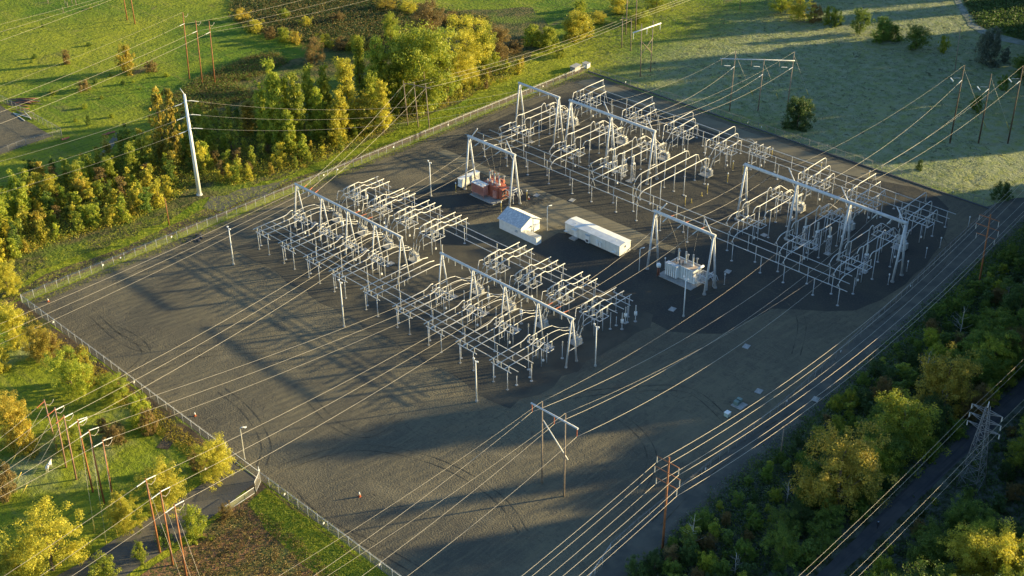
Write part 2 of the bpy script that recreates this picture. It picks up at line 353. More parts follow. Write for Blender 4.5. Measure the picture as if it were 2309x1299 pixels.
for T_ in ([(1590,655),(1700,650),(1780,680),(1808,730),(1795,800)],[(1560,672),(1690,640),(1760,660)],[(1400,940),(1450,985),(1470,1040),(1440,1110)],[(620,1060),(800,1010),(980,1040),(1120,1120),(1180,1200)],[(170,760),(230,735),(300,760),(330,800),(280,850)],[(200,700),(280,770),(340,790)],[(640,1090),(720,1170),(860,1240),(960,1299)],[(500,880),(560,930),(600,1000),(590,1050)],[(1900,870),(1750,960),(1600,1060),(1480,1180)],[(1290,170),(1180,230),(1060,290),(900,360),(760,400)],[(1400,200),(1600,290),(1850,400),(2050,480),(2130,560),(2080,640),(1950,740)],[(1380,210),(1560,290),(1700,350),(1900,440),(2090,520)],[(700,900),(760,960),(830,980),(900,940)],[(1230,900),(1400,880),(1550,880),(1640,950)],[(260,640),(340,600),(430,560),(540,500)],[(350,830),(460,800),(600,790)]):
    tracks(T_)
# neighbouring gravel lot at the left edge
sheet('side_lot', [(p.x, p.y) for p in (at(-60,190), at(0,238), at(118,308), at(0,348), at(-60,372))], .06, M_GV, .3)
sheet('dirt_path', [(p.x, p.y) for p in (at(2150,-20),at(2172,10),at(2195,50),at(2235,74),at(2309,92),at(2400,110),at(2400,124),at(2309,103),at(2225,86),at(2183,58),at(2160,15),at(2136,-20))], .07, ground_mat('frosted_path', lambda k: (k.mix(k.ramp(k.noise(.3,5), .4, .62), (.24,.25,.21), (.16,.18,.12)), None, 0)), .3)
# added low dark strip along the northeast fence, standing in for shade
kb = MB()
kb.box(311.2, 200, .12, .5, 144, .26)
kb.build('shade_strip', mat('shade_strip_dark', (.07,.075,.085), (.05,.055,.06), 2, .9, bump=.05)); tag(bpy.data.objects['shade_strip'], kind='structure')

# ------------------------------------------------------------ chain-link fences
def fence(pts, name, label, h=2.45, sp=3.1, signs=(), arms=True, fm=None, pm=None):
    pts = [Vector((p[0], p[1], 0)) for p in pts]
    t = thing(name, label, 'fence', pts[0]); o0 = pts[0]
    fab = MB(); rail = MB(); proto = None; npost = 0
    total = sum((pts[i+1]-pts[i]).length for i in range(len(pts)-1)); sp = max(sp, total/92)
    for i in range(len(pts)-1):
        a, b = pts[i]-o0, pts[i+1]-o0; L = (b-a).length
        fab.poly([a+Vector((0,0,.03)), b+Vector((0,0,.03)), b+Vector((0,0,h-.3)), a+Vector((0,0,h-.3))])
        rail.tube([a+Vector((0,0,h-.3)), b+Vector((0,0,h-.3))], .035, 4)
        if arms:
            nrm = Vector(((b-a).y, -(b-a).x, 0)).normalized()
            for q in (.12, .24, .36): rail.tube([a+Vector((0,0,h-.3+q))+nrm*q*.0, b+Vector((0,0,h-.3+q))], .012, 3)
        k = max(1, round(L/sp))
        for j in range(k + (1 if i == len(pts)-2 else 0)):
            p = a.lerp(b, j/k)
            if proto is None: proto = MB().tube([(0,0,0),(0,0,h)], .05, 6).build('post', pm or STEEL, t, p)
            else:
                c = proto.copy(); C.objects.link(c); c.parent = t; c.location = p
    fab.build('mesh_panel', fm or CHAIN, t); rail.build('top_rail', pm or STEEL, t)
    for (s, z) in signs:                                    # small plain warning plates
        acc = 0
        for i in range(len(pts)-1):
            a, b = pts[i]-o0, pts[i+1]-o0; L = (b-a).length
            if acc+L >= s:
                p = a.lerp(b, (s-acc)/L); MB().box(p.x, p.y, z, .45, .1, .38, atan2(b.y-a.y, b.x-a.x) if 0 else .3).build('warning_sign', WHITE, t); break
            acc += L
    return t
fence([(107.4,273),(309.8,272.1)], 'chain_link_fence', 'long chain link fence with posts along the grass on the northwest side of the yard', signs=((22,1.3),(27,1.3),(42,1.4),(92,1.3),(97,1.3),(118,1.2),(140,1.2),(182,1.2)))
fence([(107.4,272.6),(107.3,188.2)], 'chain_link_fence', 'chain link fence on the left side of the yard, above the gate', signs=((15,1.3),(50,1.3)), fm=CHAIN2)
fence([(107.3,176.9),(107.3,104),(120,108),(139,113.7)], 'chain_link_fence', 'chain link fence on the left side of the yard, below the gate', signs=((8,1.2),(20,1.2),(36,1.2)), fm=CHAIN2)
fence([(139.4,113.9),(148,114.6),(165,115),(202,116.7),(221,118.4),(257,121.6),(280,124.2),(296,125.6),(311,126.6)], 'chain_link_fence', 'chain link fence between the yard and the dark track beside the wood', signs=((30,1.2),(60,1.2),(84,1.2),(120,1.2)), pm=DULL)
fence([(311.6,127),(311.4,164),(311.2,200),(310.2,271.8)], 'chain_link_fence', 'chain link fence between the yard and the frosted field', signs=((12,1.2),(34,1.2),(75,1.3),(80,1.2),(128,1.2)), pm=DULL)
lot = [at(-60,200), at(0,228), at(140,306)]; fence(lot, 'lot_fence', 'pale chain link fence along the right edge of the gravel lot at the left edge', h=2.6, sp=2.8, pm=DULL)
fence([at(140,310), at(60,330), at(0,352), at(-60,372)], 'lot_fence', 'pale chain link fence along the near edge of the gravel lot at the left edge', h=2.6, sp=3, pm=DULL)
def gate_leaf(name, label, a, b, h=2.2):
    a = Vector(a); b = Vector(b); t = thing(name, label, 'gate', a); d = b-a
    MB().tube([(0,0,.12), (d.x,d.y,.12), (d.x,d.y,h), (0,0,h), (0,0,.12)], .055, 6).build('frame', STEEL, t)
    MB().poly([(0,0,.12), (d.x,d.y,.12), (d.x,d.y,h), (0,0,h)]).build('mesh_panel', mesh_mat('gate_mesh', (.42,.38,.32), .28), t)
    return t
ga = at(588,1116); gb = at(613,1101)
gate_leaf('gate_leaf', 'open chain link gate leaf beside the access road at the yard entrance', (104.6,174.6,0), (107.2,176.6,0), 2.6)
gate_leaf('gate_leaf', 'closed chain link gate across the yard entrance, below the lamp post', (107.3,187.9,0), (107.3,177.2,0))
gate_leaf('gate_leaf', 'long low sliding gate rail lying open along the access road', (96.6,173.9,0), (104.2,174.5,0), 1.5)
for i, (p, lab) in enumerate((((107.3,188.1),'tall gate post on the upper side of the yard entrance'), ((107.3,177.0),'tall gate post on the lower side of the yard entrance'))):
    t = thing('gate_post', lab, 'post', (*p, 0), group='gate posts'); MB().tube([(0,0,0),(0,0,3.4)], .09, 8).build('shaft', STEEL, t); MB().box(0,0,2.6,.3,.3,.3).build('control_box', WHITE, t)
t = thing('keypad_post', 'short keypad post beside the access road near the gate', 'post', (101,186.4,0)); MB().tube([(0,0,0),(0,0,1.2)], .06, 6).build('shaft', STEEL, t); MB().box(.1,0,1.3,.25,.3,.35).build('keypad_box', WHITE, t)

# ------------------------------------------------------------ switchyard building blocks
def support_proto(name, h, ins_h, cat, r=.085, insr=.15, pad=True, m=STEEL):
    t = thing(name, 'x', cat); cz = h-ins_h
    MB().tube([(0,0,.1),(0,0,cz)], r, 8).build('column', m, t)
    b = MB().box(0,0,.11,.42,.42,.05); b.build('base_plate', m, t)
    if pad: MB().tube([(0,0,0),(0,0,.085)], .38, 10).build('footing', CONC, t)
    MB().ins((0,0,cz),(0,0,h-.05), insr, 4).build('insulator', INSUL, t)
    return t
PS46 = support_proto('bus_support', 4.62, 1.25, 'bus support')
PS80 = support_proto('tall_bus_support', 8.0, 1.9, 'bus support', .10, .16)
PS26 = support_proto('short_bus_support', 2.5, .05, 'bus support', .09, .1)
def row(proto, pts, text, group):
    pts = sorted(pts, key=lambda p: proj((*p, 0))[0])
    for i, p in enumerate(pts):
        inst(proto, (*p, 0), 0, '%s, %s from left' % (text, ordn(i)), group)
def tube_thing(name, label, pts, r, cat='bus tube', group=None, m=TUBE, extra=None):
    o = Vector(pts[0]); t = thing(name, label, cat, (o.x, o.y, 0), group=group)
    q = [(p[0]-o.x, p[1]-o.y, p[2]) for p in pts]
    MB().tube(q, r, 8).build('tube', m, t)
    for nm, mb, mm in (extra or ()): mb.build(nm, mm, t)
    return t
def arcpts(x0, z0, x1, z1, y, y1=None, n=6):               # quarter bend from vertical at x0,z0 to horizontal at x1,z1
    y1 = y if y1 is None else y1
    return [(x0+(x1-x0)*(1-cos(i/n*pi/2)), y+(y1-y)*i/n, z0+(z1-z0)*sin(i/n*pi/2)) for i in range(n+1)]

# ---- lower-left switchyard: bays run along X, phases 2.3 m apart
BAYS = [(250.5,'topmost'),(240.0,'second'),(229.9,'third'),(219.9,'fourth'),(208.0,'middle'),(196.7,'sixth'),(186.0,'seventh'),(175.6,'eighth'),(165.1,'nearest')]
PH = [(2.3,'upper'),(0,'middle'),(-2.3,'lower')]
ZT = 6.3
GA = 'bus tubes of the near switchyard'
def swgear(yc, x0, x1, zt, label, group, legs=((0,1.6),(0,-1.1)), half=3.1, plat=4.65, dy=2.3, slope=0):
    t = thing('disconnect_switch', label, 'switch', (x0, yc, 0), group=group); dx = x1-x0
    lg = None
    for lx in (0.1, dx-.1):
        for ly in legs:
            p = (lx, ly[1], 0)
            if lg is None: lg = MB().tube([(0,0,.05),(0,0,plat)], .085, 8).build('leg', STEEL, t, p)
            else: c = lg.copy(); C.objects.link(c); c.parent = t; c.location = p
    fr = MB()
    for x in (0, dx): fr.box(x, 0, plat, .14, half*2, .16)
    for k in range(5): fr.box(dx/2, -half+k*half/2, plat-.003, dx, .11, .12)
    fr.box(dx/2, legs[0][1]-.02, 1.3, dx-.2, .1, .1)
    fr.build('frame', STEEL, t)
    ip = None
    for o_, nm in PH:
        y = o_/2.3*dy
        for x in (-.2, dx*.5, dx+.2):
            if ip is None: ip = MB().ins((0,0,plat+.08),(0,0,zt-.06), .13, 4).build('insulator', INSUL, t, (x, y, 0))
            else: c = ip.copy(); C.objects.link(c); c.parent = t; c.location = (x, y, 0)
        MB().tube([(-.3,y,zt),(dx+.3,y,zt)], .07, 6).build('blade', TUBE, t)
    MB().tube([(dx*.5, legs[1][1]+.25, .9),(dx*.5, legs[1][1]+.25, plat)], .03, 5).build('operating_rod', STEEL, t)
    MB().box(dx*.5, legs[1][1]+.25, 1.1, .35,.3,.5).build('mechanism_box', WHITE, t)
    return t
def breaker(loc, label, group, rz=0):
    t = thing('circuit_breaker', label, 'circuit breaker', loc, rz, group)
    MB().box(0,0,.1,2.4,2.9,.2).build('pad', CONC, t)
    fr = MB()
    for x in (-.7,.7):
        for y in (-1.1,1.1): fr.box(x,y,.85,.12,.12,1.3)
    fr.box(0,1.1,1.45,1.6,.12,.14).box(0,-1.1,1.45,1.6,.12,.14); fr.build('frame', STEEL, t)
    for y in (-.85,0,.85):
        MB().tube([(-.75,y,1.85),(.75,y,1.85)], .24, 12).build('tank', INSUL, t)
    bp = None
    for y in (-.85,0,.85):
        for s in (-1,1):
            q = MB().ins((s*.4,y,2.1),(s*1.05,y*1.25,4.0), .15, 6, 8); q.tube([(s*1.05,y*1.25,4.0),(s*1.12,y*1.28,4.25)], .05, 6)
            q.build('bushing', INSUL, t)
    MB().box(-.15,-1.5,1.15,1.0,.5,1.5).build('cabinet', INSUL, t)
    return t
def slab(x, y, sx, sy, label, rz=0, h=.14):
    o = MB().box(0,0,h/2,sx,sy,h).build('concrete_pad', CONC, None, (x,y,.03)); o.rotation_euler.z = rz; return tag(o, label, 'concrete pad', 'concrete pads lying on the gravel')
def flex(name, label, a, b, sag, r=.05, cat='jumper cable', group=None, m=TUBE, n=10):
    a = Vector(a); b = Vector(b); P = []
    for i in range(n+1):
        t_ = i/n; p = a.lerp(b, t_); p.z -= 4*sag*t_*(1-t_); P.append(p)
    return tube_thing(name, label, P, r, cat, group, m)
for yc, nm in BAYS:
    gap = nm == 'middle'
    for o_, pn in PH:
        y = yc+o_; ex = []
        if gap:
            P = [(161.3,y,ZT),(181,y,ZT),(182.6,y,ZT-.3)]
            for x in (164,172,178): ex.append(('dropper', MB().tube([(x-161.3,0,ZT),(x-161.3,0,ZT-1.3)], .045, 6), INSUL))
        else:
            P = [(161.4,y,ZT),(171.2,y,ZT),(172.0,y,ZT+.12),(173.4,y,ZT+.75),(174.0,y,ZT+.6)]
        dr = {2.3:(163.9,),0:(166.2,),-2.3:(168.5,)}[o_]
        ex.append(('dropper', MB().tube([(dr[0]-161.4,0,ZT),(dr[0]-161.4,0,5.0)], .05, 6), TUBE))
        ex.append(('insulator', MB().ins((1.2,0,5.0),(1.2,0,ZT-.08), .12, 4), INSUL))
        ex.append(('insulator', MB().ins((9.6,0,4.9),(9.6,0,ZT-.08), .12, 4), INSUL))
        tube_thing('bus_tube', '%s of three bus tubes crossing the left end of the %s bay, near switchyard' % (pn, nm), P, .098, group=GA, extra=ex)
        if gap: continue
        jog = [(190.4,y,ZT+.05),(192.2,y,ZT+.7),(196.2,y,ZT+.75),(197.0,y,ZT+.2),(198.0,y,ZT),(203.2,y,ZT)]
        dr = {2.3:196.4,0:198.7,-2.3:201.0}[o_]-190.4
        ex = [('dropper', MB().tube([(dr,0,ZT),(dr,0,5.0)], .05, 6), TUBE), ('insulator', MB().ins((12.2,0,5.0),(12.2,0,ZT-.08), .12, 4), INSUL),
              ('insulator', MB().ins((1.9,0,4.8),(1.9,0,ZT+.6), .12, 4), INSUL), ('insulator', MB().ins((4.4,0,4.8),(4.4,0,ZT+.65), .12, 4), INSUL)]
        tube_thing('bus_tube', '%s of three bus tubes crossing the right end of the %s bay, near switchyard' % (pn, nm), jog, .098, group=GA, extra=ex)
        # flexible links: switch - breaker - switch
        flex('jumper_cable', '%s slack jumper from the left switch to the breaker in the %s bay' % (pn, nm), (176.0,y,ZT), (181.2,y,5.9), -.25, .06, group='slack jumpers of the near switchyard')
        flex('jumper_cable', '%s slack jumper hanging beside the breaker in the %s bay' % (pn, nm), (181.2,y,5.9), (185.0,yc+o_*.46,4.25), .35, .06, group='slack jumpers of the near switchyard')
        tube_thing('bent_tube', '%s bent tube rising from the breaker to the right switch, %s bay' % (pn, nm), [(187.3,yc+o_*.46,4.2),(187.6,yc+o_*.5,5.2),(188.2,yc+o_*.7,6.2),(189.2,y,6.9),(190.4,y,6.6)], .06, group='bent tubes beside the breakers')
    # end frames under the tubes
    for x, side in ((162.6,'left'),(203.0,'right')):
        if gap and side == 'right': continue
        t = thing('end_frame', 'small two-legged frame at the %s end of the %s bay, near switchyard' % (side, nm), 'frame', (x, yc, 0), group='end frames of the near switchyard')
        MB().box(0,0,4.9,.13,6.0,.16).build('beam', STEEL, t)
        lg = MB().tube([(0,0,.08),(0,0,4.82)], .085, 8).build('leg', STEEL, t, (0, 2.4 if side == 'left' else 2.0, 0)); c = lg.copy(); C.objects.link(c); c.parent = t; c.location = (0,-1.9,0)
        ft = MB().box(0,0,.06,.5,.5,.1).build('base_plate', CONC, t, lg.location); c = ft.copy(); C.objects.link(c); c.parent = t; c.location = (0,-1.9,0)
    if not gap:
        swgear(yc, 174.0, 175.9, ZT, 'white disconnect switch on a frame left of the gantry, %s bay of the near switchyard' % nm, 'left disconnect switches of the near switchyard')
        swgear(yc, 191.2, 194.4, ZT+.55, 'white disconnect switch on a frame right of the breaker, %s bay of the near switchyard' % nm, 'right disconnect switches of the near switchyard', legs=((0,1.9),(0,-1.4)), plat=4.75)
        breaker((186.3, yc-.2, .02), 'white circuit breaker with six splayed bushings in the %s bay of the near switchyard' % nm, 'circuit breakers of the near switchyard')
        slab(181.0, yc+2.8, 1.5, 1.7, 'small concrete pad under the gantry side of the %s bay' % nm)
# phase buses along the yard
for i, x in enumerate((163.9,166.2,168.5)):
    tube_thing('bus_tube', '%s of three long low bus tubes under the left ends of the bays' % ('left','middle','right')[i], [(x,254.2,5),(x,208,5),(x,161.2,5)], .085, group='long low bus tubes')
for i, x in enumerate((196.4,198.7,201.0)):
    tube_thing('bus_tube', '%s of three long low bus tubes under the right ends of the bays' % ('left','middle','right')[i], [(x,254.2,5),(x,161.2,5)], .085, group='long low bus tubes')
sp5 = 5.0/4.62
for x, nm in ((164.0,'front'),(168.5,'back')):
    row(PS46, [(x, y+dy) for y, _ in BAYS for dy in ((3.6,) if nm == 'front' else (-3.4,))], 'insulated post in the %s row under the left low bus tubes' % nm, 'posts under the left low bus tubes')
row(PS46, [(196.4, y+3.4) for y, _ in BAYS if y != 208.0]+[(196.1,162.9)], 'insulated post in the front row under the right low bus tubes', 'posts under the right low bus tubes')
row(PS46, [(201.0, y-3.2) for y, _ in BAYS], 'insulated post in the back row under the right low bus tubes', 'posts under the right low bus tubes')
row(PS46, [(179.6, y+dy) for y, n_ in BAYS if n_ != 'middle' for dy in (2.3,-2.3)], 'white post with insulator just right of the gantry legs', 'posts beside the near gantries')
row(PS46, [(171.2, y+dy) for y, n_ in BAYS for dy in (0.1,)], 'white post with insulator between the left buses and the gantry', 'posts beside the near gantries')
row(PS26, [(165.2,163.0),(169.3,162.9),(198.2,162.9),(198.2,167.1)], 'short bare white post at the near end of the low bus tubes', 'short posts at the bus ends')
# arresters / voltage transformers at the near right corner
def canister(loc, label, group, h=4.5):
    t = thing('voltage_transformer', label, 'transformer', loc, group=group)
    MB().tube([(0,0,.1),(0,0,h*.38)], .1, 8).build('column', STEEL, t); MB().tube([(0,0,0),(0,0,.1)], .42, 10).build('footing', CONC, t)
    MB().tube([(0,0,h*.38),(0,0,h*.4),(0,0,h*.6),(0,0,h*.62)], [.12,.36,.36,.15], 12).build('canister', WHITE, t)
    MB().ins((0,0,h*.6),(0,0,h), .17, 6).build('insulator', INSUL, t); return t
for i, (x, y) in enumerate(((197.9,160.9),(200.4,162.0),(202.6,160.8))): canister((x,y,0), '%s of three white canister transformers at the near right corner of the near switchyard' % ('left','middle','right')[i], 'canister transformers')
for i, (x, y, b) in enumerate(((182.6,243.5,'topmost'),(189.0,233.5,'third'),(189.4,212.5,'middle'),(183.4,190,'seventh'),(183.6,179.4,'eighth'))):
    canister((x,y,0), 'white canister transformer standing alone beside the %s bay' % b, 'canister transformers', 6.0)
for i, (x, y, b) in enumerate(((195.8,253.2,'upper'),(197.2,251.0,'middle'),(198.6,248.8,'lower'))):
    canister((x,y,0), '%s white canister transformer at the far end of the near switchyard' % b, 'canister transformers', 5.6)

# ---- gantries
def gantry(x, ys, H, spread, label, group, rb=.34, rl=.24, masts=(), hang=(), hang_len=1.3, knees=True):
    t = thing('gantry', label, 'gantry', (x, (ys[0]+ys[-1])/2, 0), group=group); ym = (ys[0]+ys[-1])/2
    MB().tube([(0,ys[0]-ym+.45,H),(0,ys[-1]-ym-.45,H)], rb, 12).build('beam', STEEL, t)
    for y in ys:
        for s in (-1,1):
            MB().tube([(s*spread/2,y-ym,.1),(s*.16,y-ym,H-rb+.05)], rl*1.05, 10, r2=rl*.85).build('leg', STEEL, t)
            MB().tube([(s*spread/2,y-ym,0),(s*spread/2,y-ym,.3)], rl*1.7, 10).build('footing', CONC, t)
        f = .33; MB().tube([(-spread/2*(1-f),y-ym,H*f),(spread/2*(1-f),y-ym,H*f)], .1, 6).build('brace', STEEL, t)
    k = MB()
    for i, y in enumerate(ys):
        if i < len(ys)-1: k.tube([(0,y-ym-1.6,H-.15),(0,y-ym-.1,H-2.1)], .07, 6)
        if i > 0: k.tube([(0,y-ym+1.6,H-.15),(0,y-ym+.1,H-2.1)], .07, 6)
    if knees: k.build('knee_braces', STEEL, t)
    for (y, s) in masts:
        MB().tube([(.25,y-ym+s*3.1,H+3.2),(.05,y-ym+s*.35,H-.5),(0,y-ym,H-1.9)], .15, 8, r2=.12).build('mast', STEEL, t)
    for (y, m_) in hang:
        MB().ins((0,y-ym,H-rb),(0,y-ym,H-rb-hang_len), .11, 5).build('hanging_insulator', m_, t)
    return t
gantry(177.9, [255.6,245.1,234.6,224.2,214.3], 12.1, 3.6, 'long white gantry of five A frames over the upper half of the near switchyard', 'gantries of the near switchyard', .3, .2, hang=[(y+o_[0],INSUL) for y in (250.5,240,229.9,219.9) for o_ in PH])
gantry(179.2, [201.3,190.7,180.3,169.9,159.7], 12.1, 3.5, 'long white gantry of five A frames over the lower half of the near switchyard', 'gantries of the near switchyard', .3, .2, hang=[(y+o_[0],INSUL) for y in (196.7,186,175.6,165.1) for o_ in PH])
HB = 15.5
gantry(261.6, [255.6,239.8], HB-.3, 4.3, 'tall white two-legged gantry at the far top corner of the far switchyard', 'gantries of the far switchyard', .36, .26, hang=[(y,INSUL) for y in (251,247.4,243.9)])
gantry(261.7, [235.2,219.7,204.1], HB, 4.4, 'tall white gantry of three A frames in the upper part of the far switchyard', 'gantries of the far switchyard', .42, .3, masts=((219.7,1),(204.1,1)), hang=[(y,INSUL) for y in (231,227.4,223.9,215.5,212,208.4)])
gantry(261.7, [173.4,157.7,142.2,126.9], HB, 4.4, 'tall white gantry of four A frames in the lower right part of the far switchyard', 'gantries of the far switchyard', .42, .3, masts=((157.7,1),(142.2,1),(126.9,1)), hang=[(y,BLACKROD) for y in (169,165.2,161.6)]+[(y,INSUL) for y in (153.5,150,146.4,138,134.6,131)])
gantry(224.6, [238.9,221.7], HB-.1, 4.2, 'tall white two-A-frame gantry over the red transformer', 'gantries over the transformers', .4, .28, masts=((238.9,-1),(221.7,1)))
gantry(225.4, [174.2,156.5], HB-.1, 4.3, 'tall white two-A-frame gantry over the white transformer', 'gantries over the transformers', .4, .28, masts=((174.2,-1),(156.5,1)))

# ---- far switchyard: phases 3.45 m apart, low buses at 4.7 m, bay tubes at 8 m
FAR = [(247.0,'topmost'),(227.2,'second'),(211.4,'third'),(196.0,'fourth'),(165.2,'fifth'),(150.0,'sixth'),(134.6,'nearest')]
VL = {3.45:248.0,0:244.5,-3.45:241.0}; VR = {3.45:293.7,0:290.3,-3.45:287.0}
PN = {3.45:'upper',0:'middle',-3.45:'lower'}
ZB = 8.05; GB = 'bus tubes of the far switchyard'
def cup(mb, x, y, z0, z1, s=.0):
    for a in (-.55,.55): mb.tube([(x,y+a,z0),(x,y,z1)], .04, 5)
    return mb
for yc, nm in FAR:
    for o_ in (3.45,0,-3.45):
        y = yc+o_; xl = VL[o_]; xr = VR[o_]; pn = PN[o_]
        if nm == 'fourth':
            P = arcpts(xl,5.0,xl+3.2,ZB,y)+[(270.5,y,ZB),(271.6,y,ZB-.5),(272.2,y,ZB-2.2)]
            tube_thing('bus_tube', '%s of three very long arching tubes ending at the fourth bay breaker' % pn, P, .10, group=GB, extra=[('bracket', cup(MB(),0,0,4.75,5.9), TUBE)])
        elif nm in ('topmost','third'):
            e = [('bracket', MB().tube([(.3,-.9,4.8),(.3,0,6.9)], .05, 5).tube([(.3,.9,4.8),(.3,0,6.9)], .05, 5), TUBE)]
            tube_thing('bus_tube', '%s straight bracketed tube at the left end of the %s bay, far switchyard' % (pn, nm), [(xl-.4,y,7.0),(252.6,y,7.0)], .12, group=GB, extra=e)
        else:
            P = arcpts(xl,5.0,xl+2.6,7.0,y)+[(252.6,y,7.0)]
            tube_thing('bus_tube', '%s arching tube at the left end of the %s bay, far switchyard' % (pn, nm), P, .10, group=GB, extra=[('bracket', cup(MB(),0,0,4.75,5.8), TUBE)])
        if nm != 'fourth':
            P = [(254.4,y,7.0)]+[(254.6+.8*(1-cos(t)), y, 7.0+1.25*sin(t)) for t in (.5,1.0,1.57)]+[(256.2,y,8.3),(257.0,y,ZB),(265.6,y,ZB),(266.2,y,ZB+.5),(266.8,y,ZB+.65),(267.3,y,ZB+.3),(267.4,y,7.2)]
            tube_thing('bus_tube', '%s tube passing under the gantry in the %s bay, far switchyard' % (pn, nm), P, .105, group=GB)
            P = [(267.6,y,7.6),(269.5,y,7.6),(271.0,y,7.6),(272.0,y,7.2),(274.3,yc+o_*.4,5.0)]
            tube_thing('bent_tube', '%s bent tube leading down to the breaker in the %s bay, far switchyard' % (pn, nm), P, .09, group='bent tubes of the far switchyard')
        sx = 281.2
        if nm == 'fourth':
            pass
        P = [(276.6,yc+o_*.4,5.0),(277.6,yc+o_*.55,5.6),(279.2,yc+o_*.85,7.4),(280.0,y,7.9),(281.3,y,8.0)]
        tube_thing('bent_tube', '%s bent tube rising from the breaker, %s bay, far switchyard' % (pn, nm), P, .09, group='bent tubes of the far switchyard')
        if nm in ('topmost','second','sixth'):
            e = [('bracket', MB().tube([(xr-281,-1.0,4.8),(xr-281,0,8.0)], .05, 5).tube([(xr-281+.5,.9,4.8),(xr-281,0,8.0)], .05, 5), TUBE)]
            P = [(281,y,7.9),(285.4,y,7.95),(286,y,8.1),(xr+.3,y,8.1)]
            tube_thing('bus_tube', '%s straight bracketed tube at the right end of the %s bay, far switchyard' % (pn, nm), P, .10, group=GB, extra=e)
        else:
            P = [(281,y,7.9),(284.8,y,7.95)]+[(xr-1.2+1.2*sin(t), y, 8.2-1.2*(1-cos(t))) for t in (0,.4,.8,1.2,1.57)]+[(xr,y,5.0)]
            tube_thing('bus_tube', '%s tube bending down at the right end of the %s bay, far switchyard' % (pn, nm), P, .10, group=GB, extra=[('bracket', cup(MB(),xr-281,0,4.75,5.8), TUBE)])
    if nm != 'fourth':
        swgear(yc-.5, 251.6, 254.2, 7.0, 'white disconnect switch on a frame at the left of the %s bay, far switchyard' % nm, 'left disconnect switches of the far switchyard', legs=((0,2.9),(0,-1.8)), half=4.1, plat=5.3, dy=3.45)
        swgear(yc-.3, 267.6, 270.6, 7.5, 'white disconnect switch right of the gantry, %s bay, far switchyard' % nm, 'middle disconnect switches of the far switchyard', legs=((0,2.2),(0,-2.6)), half=4.1, plat=5.7, dy=3.45)
    swgear(yc-.2, 281.5, 284.2, 7.9, 'white disconnect switch on a frame at the right of the %s bay, far switchyard' % nm, 'right disconnect switches of the far switchyard', legs=((0,1.6),(0,-2.2)), half=4.2, plat=5.4, dy=3.45)
    b = breaker((275.5, yc-.3, .02), 'white circuit breaker with splayed bushings in the %s bay of the far switchyard' % nm, 'circuit breakers of the far switchyard'); b.scale = (1.1,1.2,1.15)
for i, o_ in enumerate((-3.45,0,3.45)):
    tube_thing('bus_tube', '%s of three low bus tubes along the left of the far switchyard' % ('left','middle','right')[i], [(VL[o_],258-i*1.5,4.7),(VL[o_],128.6+i*1.5,4.7)], .09, group='long low bus tubes')
    tube_thing('bus_tube', '%s of three low bus tubes along the right of the far switchyard' % ('left','middle','right')[i], [(VR[o_],254+i*1.2,4.7),(VR[o_],129.2,4.7)], .09, group='long low bus tubes')
RA = [161.4,152.8,146,137.5,130.6,175.5,184.5,224.3,215.5,208.4,199.6,192.5,232.5,240.8,250]
row(PS46, [(241.0,y) for y in RA], 'insulated post in the front row along the left of the far switchyard', 'posts along the left of the far switchyard')
row(PS46, [(244.5,y+4.0) for y in RA], 'insulated post in the middle row along the left of the far switchyard', 'posts along the left of the far switchyard')
row(PS46, [(248.1,y+.2) for y in RA], 'insulated post in the back row along the left of the far switchyard', 'posts along the left of the far switchyard')
RB = [131.5,139.5,146.6,154.5,161.8,170,179.5,188.5,197,205,213,222,231,240.5,249.5]
row(PS46, [(287.0,y) for y in RB], 'insulated post in the front row along the right of the far switchyard', 'posts along the right of the far switchyard')
row(PS46, [(290.3,y+3.2) for y in RB], 'insulated post in the middle row along the right of the far switchyard', 'posts along the right of the far switchyard')
row(PS46, [(293.7,y) for y in RB], 'insulated post in the back row along the right of the far switchyard', 'posts along the right of the far switchyard')
row(PS80, [(x,yc+o_) for yc, n_ in FAR if n_ != 'fourth' for x in (257.3,) for o_ in (3.45,0,-3.45)], 'tall white post left of the far gantries', 'tall posts of the far switchyard')
row(PS80, [(x,yc+o_) for yc, n_ in FAR if n_ != 'fourth' for x in (265.6,) for o_ in (3.45,0,-3.45)], 'tall white post right of the far gantries', 'tall posts of the far switchyard')
row(PS80, [(x,196+o_) for x in (250.9,261.3,270.7) for o_ in (3.45,0,-3.45)], 'tall white post under the three very long tubes', 'tall posts of the far switchyard')
def lattice(loc, label, h=4.8, top=3.0):
    t = thing('instrument_transformer', label, 'transformer', loc, group='lattice-based instrument transformers'); m_ = MB(); a = .42
    for x in (-a,a):
        for y in (-a,a): m_.box(x,y,h/2+.1,.07,.07,h)
    for k in range(6):
        z0 = .3+k*h/6; z1 = z0+h/6; s = 1 if k % 2 else -1
        for x in (-a,a): m_.tube([(x,-a*s,z0),(x,a*s,z1)], .03, 4)
        for y in (-a,a): m_.tube([(-a*s,y,z0),(a*s,y,z1)], .03, 4)
    m_.build('lattice_base', STEEL, t); MB().box(0,0,.06,1.5,1.5,.12).build('pad', CONC, t)
    MB().box(0,0,h+.25,.8,.8,.3).build('tank', WHITE, t); MB().ins((0,0,h+.4),(0,0,h+top), .26, 8, 10).build('insulator', INSUL, t); return t
for x, y, lb in ((260.6,153.2,'upper left of the sixth bay'),(260.6,149.6,'middle of the sixth bay'),(260.6,146.0,'lower right of the sixth bay'),(259.0,134.4,'nearest bay'),(259.2,209.0,'lower edge of the third bay'),(259.2,212.4,'middle of the third bay'),(259.2,215.8,'upper edge of the third bay')):
    lattice((x,y,0), 'instrument transformer on a lattice base, %s, far switchyard' % lb)
for i, (y) in enumerate((153.4,163.2,138,209,231,247)): slab(257.6, y, 1.5,1.5, 'concrete pad under the tall posts left of the far gantry, %s from near end' % ordn(sorted((153.4,163.2,138,209,231,247)).index(y)))
